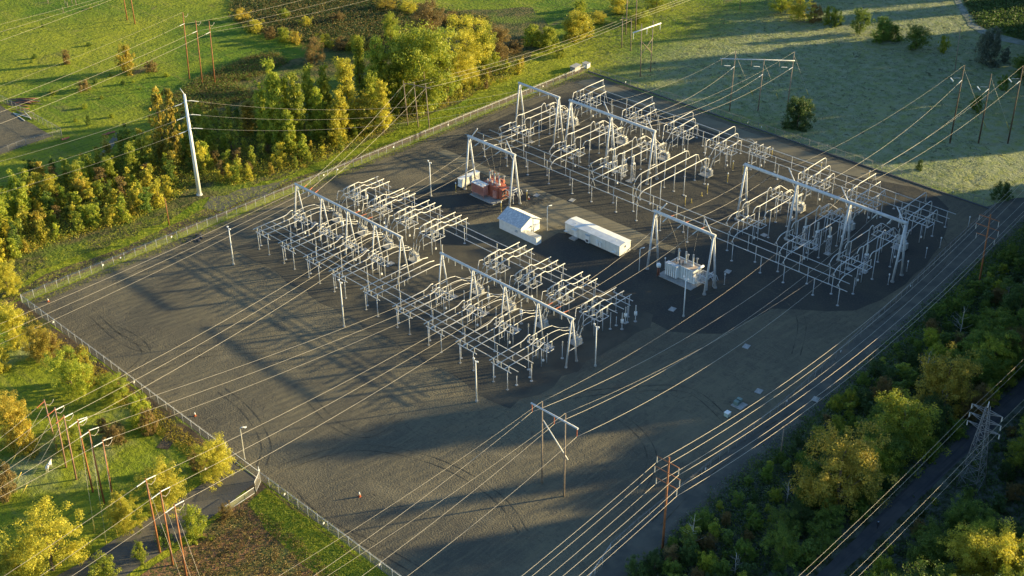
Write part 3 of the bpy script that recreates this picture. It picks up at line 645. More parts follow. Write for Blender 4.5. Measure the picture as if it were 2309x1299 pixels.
# centre tie switch between the halves of the far buses
swgear(187.6, 288.2, 290.6, 7.0, 'white tie switch between the long right-hand buses in the middle of the far switchyard', None, half=3.0, plat=4.6)
for i, (x, y) in enumerate(((287.4,181.2),(291.0,183.4),(294.2,186.4))):
    flex('jumper_cable', '%s slack loop between the long right-hand buses' % ('near','middle','far')[i], (x-.4,y+9,4.9),(x-.4,y+6,4.9), -.6, .06, group='slack loops on the right-hand buses')

# ---- lamps, masts and small posts
def small_lamp(loc, label, m, h=3.0):
    t = thing('post_lamp', label, 'lamp post', loc, group='short post lamps'); MB().tube([(0,0,0),(0,0,h-.3)], .07, 8).build('pole', m, t)
    b = MB(); b.tube([(0,0,h-.3+.3*(1-cos(a))*.9) for a in (0,.6,1.1,1.57,2.1,2.6,3.1)], [.02,.11,.17,.2,.17,.11,.02], 10, cap=False); b.build('globe', WHITE, t)
    MB().box(0,0,.05,.3,.3,.1).build('base', CONC, t); return t
k = 0
for i, x in enumerate((256.5,266.3,275.6,282.8)): small_lamp((x,188.3,0), 'yellow post lamp in the open middle of the far switchyard, %s from left' % ordn(i), YEL)
for i, x in enumerate((257.7,266.5,275.6,282.8)): small_lamp((x,127.0,0), 'grey post lamp with white globe right of the four-frame gantry, %s from the bottom' % ordn(i), STEEL, 2.9)
for p, lb, m_ in ((at(1633,642),'grey post lamp beside the white transformer gantry',STEEL),(at(2183,512),'grey post lamp standing alone right of the far switchyard',STEEL),(at(1188,452),'yellow post lamp right of the red transformer',YEL),(at(1130,478),'yellow post lamp below the red transformer gantry',YEL),(at(1028,435),'yellow post lamp left of the red transformer',YEL),(at(1499,606),'grey post lamp behind the white transformer',STEEL),(at(1740,356),'yellow post lamp behind the far switchyard buses',YEL),(at(1958,408),'yellow post lamp at the right buses of the sixth bay',YEL),(at(1850,388),'yellow post lamp at the right buses of the fifth bay',YEL),(at(1652,385),'yellow post lamp behind the fourth bay breaker',YEL)):
    small_lamp(p, lb, m_, 3.0)
def mast(b, h, label, arms=True, r=.16):
    t = thing('light_mast', label, 'light mast', b, group='tall white light masts'); MB().tube([(0,0,.1),(0,0,h)], r, 10, r2=r*.7).build('pole', WHITE, t)
    MB().tube([(0,0,0),(0,0,.4)], r*2.0, 10).build('footing', CONC, t)
    if arms:
        for s in (-1,1): 
            MB().tube([(0,0,h-.3),(.1*s,.45*s,h-.15),(.2*s,.7*s,h+.1)], .05, 6).build('arm', STEEL, t)
            MB().box(.2*s,.75*s,h+.15,.3,.4,.25,.5).build('floodlight', WHITE, t)
    return t
mast(at(527,597), 10.4, 'tall white light mast left of the near switchyard')
mast(at(776,737), 12.2, 'tall white light mast in front of the middle of the near switchyard')
mast(at(1075,906), 10.6, 'tall white light mast in front of the near corner of the switchyard')
mast(at(1342.4,826.5), 10.6, 'tall white light mast at the right corner of the near switchyard')
mast(at(972,443), 10.4, 'tall white light mast left of the red transformer')
mast(at(1541,714), 10.4, 'tall white light mast in front of the white transformer')
def hook_lamp(p, h, label, d=(1,-.3)):
    t = thing('lamp_post', label, 'lamp post', p); MB().tube([(0,0,0),(0,0,h-.2),(.25*d[0],.25*d[1],h),(.9*d[0],.9*d[1],h)], .09, 8).build('pole', WHITE, t)
    MB().box(1.05*d[0],1.05*d[1],h-.05,.5,.28,.16).build('lamp_head', WHITE, t); MB().tube([(0,0,0),(0,0,.25)], .2, 8).build('footing', CONC, t); return t
hook_lamp(at(1234,520), 7.2, 'hooked lamp post between the white shed and the long trailer')
hook_lamp(at(1441,612), 6.5, 'hooked lamp post at the right end of the long trailer')
hook_lamp(at(551.7,1036), 8.0, 'hooked lamp post beside the yard gate', (.8,-.6))
for i, (px, py) in enumerate(((1559,458),(1582,443))):
    p = at(px, py); t = thing('valve_post', '%s yellow three-legged valve post on the gravel of the far switchyard' % ('left','right')[i], 'valve post', p)
    MB().tube([(0,0,.2),(0,0,1.3)], .07, 6).build('stem', YEL, t); l_ = MB()
    for a in (0,2.1,4.2): l_.tube([(.4*cos(a),.4*sin(a),0),(0,0,.5)], .04, 5)
    l_.build('legs', YEL, t)

# ------------------------------------------------------------ transformers
def rtrans():
    t = thing('power_transformer', 'red power transformer with faded pink radiator bank under its gantry', 'transformer', (224.5,231,.02))
    MB().box(0.8,0,.12,8.5,9.2,.24).build('pad', CONC, t)
    MB().box(1.0,-.6,2.0,3.2,5.6,3.3).build('tank', REDT, t)
    lid = MB().box(1.0,-.6,3.72,3.4,5.8,.14); lid.build('lid', REDT, t)
    rd = MB()
    for k in range(12): rd.box(-2.0,-.2+k*.4,2.5,1.9,.2,2.5)
    rd.box(-2.0,2.0,3.8,2.2,4.9,.12).box(-2.0,2.0,1.2,2.1,4.8,.12)
    rd.build('radiator', PINKT, t)
    MB().box(-2.0,2.0,3.95,2.3,4.6,.16).build('radiator_cover', WHITE, t)
    for k in range(3): MB().tube([(-2.0,.6+k*1.4,4.05),(-2.0,.6+k*1.4,4.14)], .5, 12).build('fan', ROOF, t)
    rl = MB()
    for x in (-2.8,-1.2):
        for y in (-.1,4.1): rl.tube([(x,y,0),(x,y,1.2)], .08, 6)
    rl.build('radiator_legs', PINKT, t)
    MB().tube([(2.3,-3.2,4.6),(2.3,1.6,4.6)], .42, 12).build('conservator', REDT, t)
    for i, y in enumerate((1.0,-.8,-2.6)):
        MB().tube([(1.0,y,3.75),(1.0,y,4.3)], .33, 10).build('turret', WHITE, t)
        b = MB().ins((1.0,y,4.3),(1.05,y,6.9), .25, 8, 10).build('bushing', INSUL, t)
        MB().tube([(1.05,y,6.85),(1.05,y,7.2)], .16, 8).build('cap', REDT, b)
        MB().ins((-.1,y-.3,3.75),(-.3,y-.3,5.2), .16, 5).build('bushing', INSUL, t)
    MB().box(1.0,-4.2,2.1,2.6,1.5,3.0).build('fan_bank', REDT, t)
    for k in range(3):
        for j in range(2): MB().tube([(.0+j*1.0,-4.96,1.2+k*.9),(.0+j*1.0,-5.06,1.2+k*.9)], .38, 12).build('fan', DARK, t)
    MB().box(-1.0,-2.9,1.8,.6,1.2,2.0).build('control_cabinet', PINKT, t)
    return t
rtrans()
t = thing('cooling_bank', 'white finned cooling bank behind the left legs of the red transformer gantry', 'radiator', (225.4,240.4,0))
m_ = MB()
for k in range(16): m_.box(-3.3+k*.44,0,1.7,.22,1.6,2.2)
m_.box(0,0,2.85,7.2,1.8,.12).box(0,0,.55,7.2,1.6,.12); m_.build('fins', WHITE, t); m_ = MB()
for x in (-3,3):
    for y in (-.6,.6): m_.tube([(x,y,0),(x,y,.6)], .08, 6)
m_.build('legs', STEEL, t)
def arr_post(loc, label, h=5.6):
    t = thing('surge_arrester', label, 'surge arrester', loc, group='surge arresters beside the transformers'); MB().tube([(0,0,0),(0,0,h*.55)], .09, 8).build('column', STEEL, t)
    MB().ins((0,0,h*.55),(0,0,h), .14, 5).build('insulator', INSUL, t); m_ = MB()
    for a in range(8): m_.tube([(.35*cos(a*pi/4),.35*sin(a*pi/4),h-.1),(.35*cos((a+1)*pi/4),.35*sin((a+1)*pi/4),h-.1)], .04, 5)
    m_.tube([(-.35,0,h-.1),(.35,0,h-.1)], .03, 5).build('grading_ring', STEEL, t); return t
for i, y in enumerate((233.6,231.2,228.9)): arr_post((227.9,y,0), '%s ringed surge arrester behind the red transformer' % ('left','middle','right')[i])
for i, y in enumerate((168.3,165.6,162.8)): arr_post((228.2,y,0), '%s ringed surge arrester behind the white transformer' % ('left','middle','right')[i])
def pipe_rack(loc, label, rz=0):
    t = thing('cable_rack', label, 'cable rack', loc, rz); m_ = MB()
    for x in (-1.6,1.6):
        for y in (-1.2,1.2): m_.box(x,y,1.7,.12,.12,3.4)
    m_.box(0,1.2,3.4,3.4,.12,.14).box(0,-1.2,3.4,3.4,.12,.14).box(-1.6,0,3.4,.12,2.5,.14).box(1.6,0,3.4,.12,2.5,.14).box(0,-1.2,1.6,3.2,.1,.1); m_.build('frame', STEEL, t)
    for k in range(4): MB().tube([(-2.6,-.9+k*.6,3.0),(1.7,-.9+k*.6,3.9),(2.6,-.9+k*.6,3.8),(3.2,-.9+k*.6,2.6)], .07, 6).build('pipe', STEEL, t)
    for k in range(3): MB().ins((-1.2+k*1.1,-1.2,2.2),(-1.2+k*1.1,-1.2,3.2), .14, 4).build('insulator', INSUL, t)
    return t
pipe_rack((226.6,224.6,0), 'frame of pipes and insulators between the red transformer and its right gantry legs', -pi/2)
pipe_rack((226.4,158.8,0), 'frame of pipes and insulators between the white transformer and its right gantry legs', -pi/2)
def wtrans():
    t = thing('power_transformer', 'white power transformer with ribbed radiators under the right-hand gantry', 'transformer', (225.6,165.2,.02))
    MB().box(0.6,0,.12,7.5,10.5,.24).build('pad', CONC, t)
    MB().box(.9,-.5,2.0,3.2,6.8,3.4).build('tank', WHITE, t)
    MB().box(.9,-.5,3.73,3.4,7.0,.12).build('lid', mat('rust_stained_lid', (.55,.46,.36), (.40,.26,.16), 1.5, .7), t)
    rim = MB()
    for x in (-.85,2.65): rim.box(x,-.5,3.88,.12,7.2,.2)
    for y in (-4.05,3.05): rim.box(.9,y,3.88,3.5,.12,.2)
    rim.build('rim', WHITE, t)
    rd = MB()
    for k in range(6): rd.box(-1.45,.35+k*.62,2.25,1.3,.34,3.2)
    rd.build('radiator', WHITE, t)
    top = MB().box(-1.45,1.9,3.93,1.35,3.6,.1); top.build('radiator_header', ROOF, t)
    rd = MB()
    for k in range(5): rd.box(-.85,-3.6+k*.72,2.2,.25,.3,2.9)
    rd.build('ribs', WHITE, t)
    for y in (2.2,0,-2.2):
        MB().tube([(1.2,y,3.8),(1.2,y,4.3)], .33, 10).build('turret', WHITE, t); MB().ins((1.2,y,4.3),(1.25,y,7.1), .24, 8, 10).build('bushing', INSUL, t)
    for y in (1.9,.9,-.1): MB().ins((.0,y,3.8),(0,y,4.9), .15, 5).build('bushing', BLACKROD, t)
    MB().tube([(.3,-4.6,4.4),(2.2,-4.6,4.4)], .3, 12).build('conservator', WHITE, t)
    MB().box(-.5,-4.3,1.4,.9,.6,1.8).build('control_cabinet', WHITE, t)
    for k in range(2): MB().tube([(-.4+k*.6,-5.2,.9),(-.4+k*.6,-4.6,.9)], .25, 12).build('pump', CREAM, t)
    return t
wtrans()
p = at(1484,622); t = thing('fire_riser', 'rusty red pipe riser with a white drum on top left of the white transformer', 'riser', p); m_ = MB()
for a in range(4): m_.tube([(.35*cos(a*pi/2),.35*sin(a*pi/2),0),(.3*cos(a*pi/2),.3*sin(a*pi/2),2.6)], .09, 6)
m_.tube([(0,0,0),(0,0,2.6)], .16, 8); m_.build('pipes', RUST, t); MB().tube([(0,0,2.6),(0,0,3.4)], .55, 14).build('drum', WHITE, t)
for i,(px,py,lb) in enumerate(((1516,698,'in front of the white transformer'),(1641,613,'right of the white transformer gantry'),(1210,441,'right of the red transformer'),(1290,452,'on the gravel lane above the trailer'),(1683,782,'alone on the lane below the white transformer'),(1711,883,'bright, on the dark gravel near the right fence'),(1839,901,'bright, outside the right fence by the wood'))):
    q = at(px,py); slab(q.x, q.y, 1.7, 1.4, 'concrete pad %s' % lb, .2)
q = at(1667,914); t = thing('transformer_cabinet', 'two green padmount cabinets on one concrete slab near the right fence', 'cabinet', q)
MB().box(0,0,.08,2.6,2.6,.16).build('slab', CONC, t)
for k, (x, y) in enumerate(((-.4,.5),(.8,.6))): MB().box(x,y,.62,.8,1.1,.9).build('cabinet', GREENB, t)
q = at(1640,938); t = thing('transformer_cabinet', 'small pale green cabinet standing alone near the right fence', 'cabinet', q); MB().box(0,0,.5,1.1,1.0,.9).build('body', mat('pale_green_paint', (.42,.50,.42)), t); MB().box(0,0,.98,1.2,1.1,.08).build('lid', WHITE, t)
# cable heap on the gravel
t = thing('cable_heap', 'tangled heap of black cable on the gravel right of the red transformer', 'cable', at(1225,452)); m_ = MB(); rr = random.Random(4)
for k in range(16):
    P = [(rr.uniform(-2.5,2.5),rr.uniform(-1.5,1.5),.05+rr.random()*.15)]
    a = rr.random()*6.3
    for j in range(10): a += rr.uniform(-.7,.7); P.append((P[-1][0]+.5*cos(a), P[-1][1]+.4*sin(a), .05+rr.random()*.2))
    m_.tube(P, .035, 4)
m_.build('coils', DARK, t)
t = thing('cable_coil', 'coil of dark hose on the ground below the red transformer', 'hose', at(1109,461)); m_ = MB()
for k in range(5): m_.tube([( (.6+.06*k)*cos(a*.6)+k*.2, (.6+.05*k)*sin(a*.6), .06+.05*k) for a in range(11)], .05, 5)
m_.build('coils', DARK, t)
t = thing('rubble_heap', 'low dark heap of dirt and pipes on the gravel near the upper left fence', 'rubble heap', at(448,538)); m_ = MB(); rr = random.Random(9)
for k in range(26): m_.box(rr.gauss(0,1.3),rr.gauss(0,.7),.15,rr.uniform(.3,.9),rr.uniform(.2,.6),rr.uniform(.25,.7),rr.random()*3)
m_.build('heap', DARK, t)
# barrels / markers
def marker(p, label, h=1.1):
    t = thing('traffic_cone', label, 'traffic cone', p, group='orange and white markers'); MB().box(0,0,.04,.55,.55,.08).build('base', ORANGE, t)
    MB().tube([(0,0,.05),(0,0,h*.5)], .24, 12, r2=.17).build('cone', ORANGE, t); MB().tube([(0,0,h*.5),(0,0,h)], .17, 12, r2=.07).build('sleeve', WHITE, t)
marker(at(811,1120), 'orange and white marker cone alone on the open gravel at the bottom', 1.15)
marker(at(440,938), 'orange and white marker cone just inside the left fence', .9)
marker(at(109,680), 'small pale marker cone in the left corner of the yard', .8)
marker(at(1192,449), 'white and orange cone at the foot of a yellow post lamp', .8)

# ------------------------------------------------------------ buildings
def shed():
    t = thing('control_shed', 'white gabled shed with one mottled grey roof slope and a fenced annex', 'shed', (216.5,212,.02))
    x0,x1,y0,y1,h,r = -3.5,3.5,-4,4,3.1,4.9
    w_ = MB(); w_.poly([(x0,y0,0),(x1,y0,0),(x1,y0,h),(0,y0,r),(x0,y0,h)]).poly([(x1,y1,0),(x0,y1,0),(x0,y1,h),(0,y1,r),(x1,y1,h)]).poly([(x0,y1,0),(x0,y0,0),(x0,y0,h),(x0,y1,h)]).poly([(x1,y0,0),(x1,y1,0),(x1,y1,h),(x1,y0,h)])
    w_.build('wall', WHITE, t)
    def slope(s, m_, nm):
        q = MB(); e = .35; zt = .09; dz = (r-h)/3.5*e
        a = [(0,y0-e,r+.02),(0,y1+e,r+.02),(s*(3.5+e),y1+e,h-dz+.02),(s*(3.5+e),y0-e,h-dz+.02)]
        b = [(x,y,z+zt) for x,y,z in a]
        if s > 0: a, b = a[::-1], b[::-1]
        q.poly(a[::-1]).poly(b)
        for i in range(4): j = (i+1)%4; q.poly([a[i],a[j],b[j],b[i]])
        return q.build(nm, m_, t)
    slope(-1, ROOF, 'roof_slope'); slope(1, ROOFW, 'roof_slope')  # one slope mottled grey, the other white
    MB().tube([(0,y0-.35,r+.12),(0,y1+.35,r+.12)], .08, 6).build('ridge_cap', ROOF, t)
    d = MB().box(.9,y0-.04,1.1,1.0,.08,2.2).build('door', CREAM, t); MB().box(.55,y0-.1,1.1,.06,.05,.16).build('handle', DARK, d)
    MB().poly([(.1,y0-.02,2.35),(1.8,y0-.02,2.35),(1.8,y0-.9,2.15),(.1,y0-.9,2.15)]).build('awning', ROOF, t)
    MB().box(x0-.2,1.6-4,1.6,.35,.7,.5).build('meter_box', ROOF, t); MB().box(x1+.35,-2.6,.9,.7,1.1,1.5).build('air_conditioner', CREAM, t)
    for x in (x0-.32,x1+.32): MB().box(x,0,h-.14,.12,8.6,.12).build('gutter', WHITE, t)
    return t
shed()
t = thing('annex_enclosure', 'low white walled annex with slatted top beside the white shed', 'enclosure', (213.9,205.2,.02))
m_ = MB(); m_.box(-.92,0,.98,.08,5.3,1.96).box(.92,0,.98,.08,5.3,1.96).box(0,-2.65,.98,1.76,.08,1.96); m_.build('walls', WHITE, t)
for k in range(12): MB().box(0,-2.4+k*.43,2.0,1.9,.13,.06).build('slat', CREAM, t)
def trailer():
    t = thing('control_trailer', 'long cream control trailer with shallow gabled roof and wall air conditioners', 'trailer', (225.05,192.3,.02))
    x0,x1,y0,y1,h,r = -2.15,2.15,-9.3,9.3,3.15,3.45
    w_ = MB(); z0 = .35; w_.poly([(x0,y0,z0),(x1,y0,z0),(x1,y0,h),(0,y0,r),(x0,y0,h)]).poly([(x1,y1,z0),(x0,y1,z0),(x0,y1,h),(0,y1,r),(x1,y1,h)]).poly([(x0,y1,z0),(x0,y0,z0),(x0,y0,h),(x0,y1,h)]).poly([(x1,y0,z0),(x1,y1,z0),(x1,y1,h),(x1,y0,h)]).poly([(x0,y0,z0),(x0,y1,z0),(x1,y1,z0),(x1,y0,z0)])
    w_.build('wall', CREAM, t)
    sk = MB().box(0,0,.17,3.9,18.3,.33); sk.build('skirt', DARK, t)
    for s in (-1,1):
        e = .12; a = [(0,y0-e,r+.02),(0,y1+e,r+.02),(s*(2.15+e),y1+e,h),(s*(2.15+e),y0-e,h)]; b = [(x,y,z+.08) for x,y,z in a]
        if s > 0: a, b = a[::-1], b[::-1]
        q = MB().poly(a[::-1]).poly(b)
        for i in range(4): j = (i+1)%4; q.poly([a[i],a[j],b[j],b[i]])
        for k in range(37): q.box(s*1.12,y0+.3+k*.5,(h+r)/2+.09,.02,.03,.02)
        q.build('roof_slope', ROOFW, t)
    sm = MB()
    for k in range(1,4): sm.box(x0-.012,y0+k*4.65,1.7,.03,.06,2.7)
    for k in range(1,38): sm.box(x0-.008,y0+k*.48,1.75,.014,.05,2.7)
    sm.build('wall_seams', mat('panel_rib', (.52,.49,.40)), t)
    d = MB().box(x0-.04,5.6,1.4,.09,1.05,2.1).build('door', WHITE, t); MB().box(x0-.1,5.25,1.35,.05,.06,.16).build('handle', DARK, d)
    MB().box(x0-.5,5.6,2.65,1.0,1.5,.08).build('awning', ROOFW, t); MB().box(x0-.8,5.6,.15,1.5,1.9,.3).build('step', CONC, t)
    u = MB().box(x0-.25,1.2,1.4,.5,1.2,1.9).build('air_conditioner', WHITE, t); MB().box(x0-.51,1.2,1.0,.03,.9,.7).build('grille', DARK, u)
    MB().box(x0-.3,1.2,2.6,.7,1.4,.07).build('awning', ROOF, t)
    u = MB().box(x0-.2,-2.0,1.5,.35,.8,1.5).build('meter_cabinet', WHITE, t); MB().box(x0-.2,-3.0,1.4,.35,.7,1.3).build('meter_cabinet', WHITE, t)
    MB().box(x0-.4,8.6,1.0,.7,1.0,.08).build('vent_hood', WHITE, t); MB().box(x0-.4,-7.8,1.2,.7,1.1,.08).build('vent_hood', WHITE, t)
    for y in (6.5,1.5,-3,-7): MB().tube([(-.9,y,3.3),(-.9,y,3.75)], .07, 6).build('roof_vent', STEEL, t)
    MB().box(.5,y0-.12,2.4,.9,.22,.6).build('end_unit', WHITE, t)
    return t
trailer()
t = thing('timber_shed', 'low pale roofed utility box behind the far corner of the fence', 'shed', at(1298,158)); MB().box(0,0,.8,3.4,2.0,1.5,.1).build('body', CONC, t); MB().box(0,0,1.6,3.8,2.4,.12,.1).build('roof', CONC, t)
t = thing('timber_shed', 'small pale roofed utility box at the very corner of the fence', 'shed', at(1322,152)); MB().box(0,0,.8,1.8,2.0,1.5,.1).build('body', CREAM, t); MB().box(0,0,1.6,2.1,2.3,.12,.1).build('roof', CONC, t)
def junk(p, label, n, L, m1, m2, seed, name='pipe_stack', cat='pipes', ang=None):
    t = thing(name, label, cat, p); rr = random.Random(seed); a0 = rr.random()*3 if ang is None else ang
    for mm, nm in ((m1,'pipes'),(m2,'timbers')):
        q = MB()
        for k in range(n):
            a = a0+rr.gauss(0,.12); x, y = rr.gauss(0,L*.22), rr.gauss(0,L*.2); l_ = L*rr.uniform(.3,.6)
            q.tube([(x-l_*cos(a),y-l_*sin(a),.12+.08*k%.6),(x+l_*cos(a),y+l_*sin(a),.14+.08*k%.6)], .12, 6)
        q.build(nm, mm, t)
junk(at(48,232), 'stack of dark pipes lying on the grass beside the gravel lot', 12, 7, DARK, RUST, 3, ang=-.8)
junk(at(60,262), 'long pale beams lying on sleepers inside the gravel lot', 3, 8, STEEL, WOODG, 5, 'beam_stack', 'beams', ang=-1.5)
def tarp(p, label, s=1):
    t = thing('orange_netting', label, 'netting', p); q = MB(); rr = random.Random(int(p.x)); n = 7
    for i in range(n):
        for j in range(3): q.v.append(((i-3)*.45*s, (j-1)*.35, .08+abs(rr.gauss(0,.22))+(.4 if j == 1 else 0)))
    for i in range(n-1):
        for j in range(2): a = i*3+j; q.f.append((a,a+3,a+4,a+1)); q.sm.append(0)
    q.build('sheet', ORANGE, t)
tarp(at(245,303), 'crumpled orange safety netting on the grass left of the tall steel pole', 1.6); tarp(at(147,315), 'orange safety netting at the corner of the gravel lot')

# ------------------------------------------------------------ poles, towers and wires
TOPS = {}
def wood_pole(key, b, top, label, group, m=WOOD, r=.19, extra=None, h=None):
    B = at(*b)
    if h is None:                                      # height from the foot and the tip
        lo, hi = 0, 70
        for _ in range(40):
            mid = (lo+hi)/2
            if proj((B.x,B.y,mid))[1] > top[1]: lo = mid
            else: hi = mid
        h = lo; tip = B+Vector((0,0,h)); d = proj(tip)[0]-top[0]
        # lean sideways (never more than a couple of degrees)
        side = Vector((rt.x, rt.y, 0)).normalized(); step = (proj(tip+side)[0]-proj(tip)[0]); ln = max(-.05*h, min(.05*h, -d/step)); tip = tip+side*ln
    else: tip = B+Vector((0,0,h))
    t = thing('utility_pole', label, 'utility pole', B, group=group); T = tip-B
    MB().tube([(0,0,-.3),tuple(T)], r*1.15, 10, r2=r*.72).build('pole', m, t); TOPS[key] = tip
    return t
def gtxt(i): return ('left','middle','right')[i]
for i, k in enumerate(('nw1','nw2','nw3')):
    b, tp = (((427,178),(412,28)),((456,188),(441,46)),((485,192),(471,48)))[i]
    wood_pole(k, b, tp, '%s of three tall orange-brown poles standing in the brush at the upper left' % gtxt(i), 'three poles at the upper left')
for i, k in enumerate(('t1','t2')): wood_pole(k, ((287,45),(304.5,54))[i], None, '%s of two poles cut by the top edge of the photo' % ('left','right')[i], 'two poles at the top edge', h=14)
for i, k in enumerate(('f1','f2','f3')):
    b, tp = (((920,281.7),(909.3,182)),((943.3,287),(933.3,186)),((969,298),(959.3,190)))[i]
    wood_pole(k, b, tp, '%s pole of the three-pole structure just outside the northwest fence' % gtxt(i), 'three-pole structure outside the northwest fence', WOODG, .16)
wood_pole('w', (381.7,508), (372.7,445.7), 'short lone wooden pole on the grass outside the left part of the fence', None, h=8.2, r=.13)
SNAG = wood_pole('snag', (655,288), (652,222), 'bare pale dead trunk standing among the yellow trees', None, PALEB, .2, h=10)
SNAG['category'] = 'dead tree'
for k, b, tp, lb in (('h1',(1444,172.7),(1447,53),'left pole of the X-braced pole pair beyond the far corner'),('h2',(1466.7,162),(1473,46.7),'right pole of the X-braced pole pair beyond the far corner'),
    ('i1',(1401.7,107),(1404,38),'left pole of the small pole pair beyond the far corner'),('i2',(1422,114),(1424,41.7),'right pole of the small pole pair beyond the far corner')):
    wood_pole(k, b, tp, lb, 'paired poles beyond the far corner', WOODG, .17)
for k, b, lb in (('j1',(1411.3,78),'left pole of the X-braced pair cut by the top edge'),('j2',(1433,68),'right pole of the X-braced pair cut by the top edge')): wood_pole(k, b, None, lb, 'paired poles beyond the far corner', WOODG, .19, h=22)
for i, k in enumerate(('r1','r2','r3')):
    b, tp = (((1645,249.3),(1659,115)),((1709,250),(1723.3,133)),((1775,245),(1791.3,116.7)))[i]
    wood_pole(k, b, tp, '%s pole of the three-pole structure with a long white beam in the frosted field' % gtxt(i), 'three-pole structure in the frosted field', WOODG, .17)
for i, k in enumerate(('q1','q2','q3')):
    b, tp = (((2141.7,322.7),(2175,146.7)),((2206.3,322.7),(2235.7,166.7)),((2272.3,323.3),(2307.3,148.3)))[i]
    wood_pole(k, b, tp, '%s of three tall dark poles near the right edge of the frosted field' % gtxt(i), 'three poles near the right edge', mat('dark_creosote', (.11,.07,.04), (.06,.04,.03), 1.5, .7), .2)
wood_pole('s', (2153.3,158.3), (2166.3,60), 'thin lone pole far up in the frosted field', None, WOODG, .13)
wood_pole('t9', (1668,22), None, 'thin pole cut by the top edge above the frosted field', None, WOODG, .13, h=12)
wood_pole('t8', (976.5,24), None, 'thin pole cut by the top edge above the big trees', None, WOODG, .13, h=12)
wood_pole('red2', (2205,654.7), (2234,483), 'tall red pole with three crossarms at the upper end of the right fence', 'poles with three crossarms', WOOD, .22)
wood_pole('red1', (1494,1237.7), (1509,1031), 'tall red pole with three crossarms at the bottom beside the wood', 'poles with three crossarms', WOOD, .22)
hb1 = wood_pole('hb1', (1222,1090), (1222.6,905), 'left pole of the H frame standing in the yard at the bottom', 'H frame poles in the yard', WOODG, .17)
wood_pole('hb2', (1271.5,1119), (1275,932), 'right pole of the H frame standing in the yard at the bottom', 'H frame poles in the yard', WOODG, .17)
for i, k in enumerate(('b1','b2','b3')):
    b, tp = (((361,1246),(328.3,1079.3)),((390,1274.3),(361,1106)),((420.7,1301),(392.7,1137.7)))[i]
    wood_pole(k, b, tp, '%s of three red poles beside the access road at the bottom left' % gtxt(i), 'three poles beside the access road')
for i, (k, b, tp) in enumerate((('c1',(130,1018),(99,901)),('c2',(149,1053.7),(123.3,919.3)),('c3',(172.3,1081),(143.3,936)),('c4',(209.3,1109.3),(174,946)),('c5',(235,1134.3),(200,969.3)),('c6',(256,1131),(230.7,992.7)))):
    wood_pole(k, b, tp, '%s from left of six poles in a line on the lower left grass' % ordn(i), 'six poles in a line', WOOD if i > 2 else mat('pinkish_wood', (.34,.19,.12), (.22,.12,.08), 1.3, .75), .17)
wood_pole('fp', (1760.7,1024.3), (1767.3,967.7), 'short grey pole at the edge of the wood outside the right fence', None, WOODG, .14)
for i, (px, py) in enumerate(((148,14),(153,17),(172,12),(109,9),(143,28),(163,9))):
    q = at(px, py); o = MB().tube([(0,0,0),(0,0,2.2)], .12, 6).build('fence_stake', WOODG, None, q); tag(o, 'short wooden stake in the meadow at the upper left, %s of six' % ordn(i), 'stake', 'stakes in the upper left meadow')
# crossarms and beams (parts of neither pole alone: each beam is a thing carried by poles)
def beam(name, a, b, r, label, m=STEEL, ins=(), imat=INSUL, il=1.6, group=None):
    a = Vector(a); b = Vector(b); t = thing(name, label, 'crossarm', a, group=group); d = b-a
    MB().tube([(0,0,0),tuple(d)], r, 8).build('arm', m, t)
    for f in ins:
        p = d*f; MB().ins((p.x,p.y,p.z-r),(p.x,p.y,p.z-r-il), .1, 6).build('insulator', imat, t)
    return t
T = TOPS
def lerp(a, b, f): return Vector(a).lerp(Vector(b), f)
zt = T['hb1'].z-1.0; hA = Vector((T['hb1'].x-.02,140.0,zt+.0)); hB_ = Vector((T['hb2'].x,126.8,zt))
hA = on_x(1197.7,908.3,T['hb1'].x-.35); hB_ = on_x(1303.3,967.7,T['hb2'].x-.35); zt = (hA.z+hB_.z)/2; hA.z = hB_.z = zt
beam('crossarm', hA, hB_, .2, 'white steel beam carried by the H frame poles at the bottom of the yard', STEEL, (.02,.5,.98), ORANGE, 1.7)
beam('brace', (T['hb1'].x+.25,T['hb1'].y,zt-3.0), (T['hb2'].x+.25,T['hb2'].y-.6,zt-9.2), .11, 'pale diagonal brace between the two H frame poles in the yard', CREAM)
a = on_x(1626.3,136,T['r1'].x); 
ra = T['r1']-Vector((0,0,2.6)); rc = T['r3']-Vector((0,0,2.9)); dr_ = (rc-ra).normalized(); r0_ = ra-dr_*4.6
beam('crossarm', r0_, rc+dr_*.4, .16, 'long white beam carried by the three poles in the frosted field', STEEL, (.02,.42,.8), WOODG, 2.0)
for i, f in enumerate((.06,.46,.84)):
    q = r0_.lerp(rc, f)-Vector((0,0,2.2)); tag(MB().ins((0,0,0),(1.9,-1.0,-.4), .12, 8).build('insulator_string', WHITE, None, q), '%s white insulator string hanging below the long beam in the frosted field' % gtxt(i), 'insulator', 'insulator strings in the frosted field')
p1 = T['h1']-Vector((0,0,2.2)); p2 = T['h2']-Vector((0,0,1.8)); dd = (p2-p1).normalized()
beam('crossarm', p1-dd*4.2, p2+dd*4.0, .2, 'broad white beam carried by the X-braced pole pair beyond the far corner', WHITE, (.02,.5,.98), WHITE, 2.0)
for (a_, b_, lb) in ((('h1'),('h2'),'beyond the far corner'),(('j1'),('j2'),'cut by the top edge')):
    A, B = T[a_], T[b_]
    beam('brace', A-Vector((0,0,6)), B-Vector((0,0,11)), .1, 'falling diagonal brace of the pole pair %s' % lb, WOODG); beam('brace', A-Vector((0,0,11)), B-Vector((0,0,6))+Vector((.25,0,0)), .1, 'rising diagonal brace of the pole pair %s' % lb, WOODG)
beam('crossarm', T['i1']-Vector((0,0,.5)), T['i2']-Vector((0,0,.5)), .1, 'thin arm between the small pole pair beyond the far corner', WOODG)
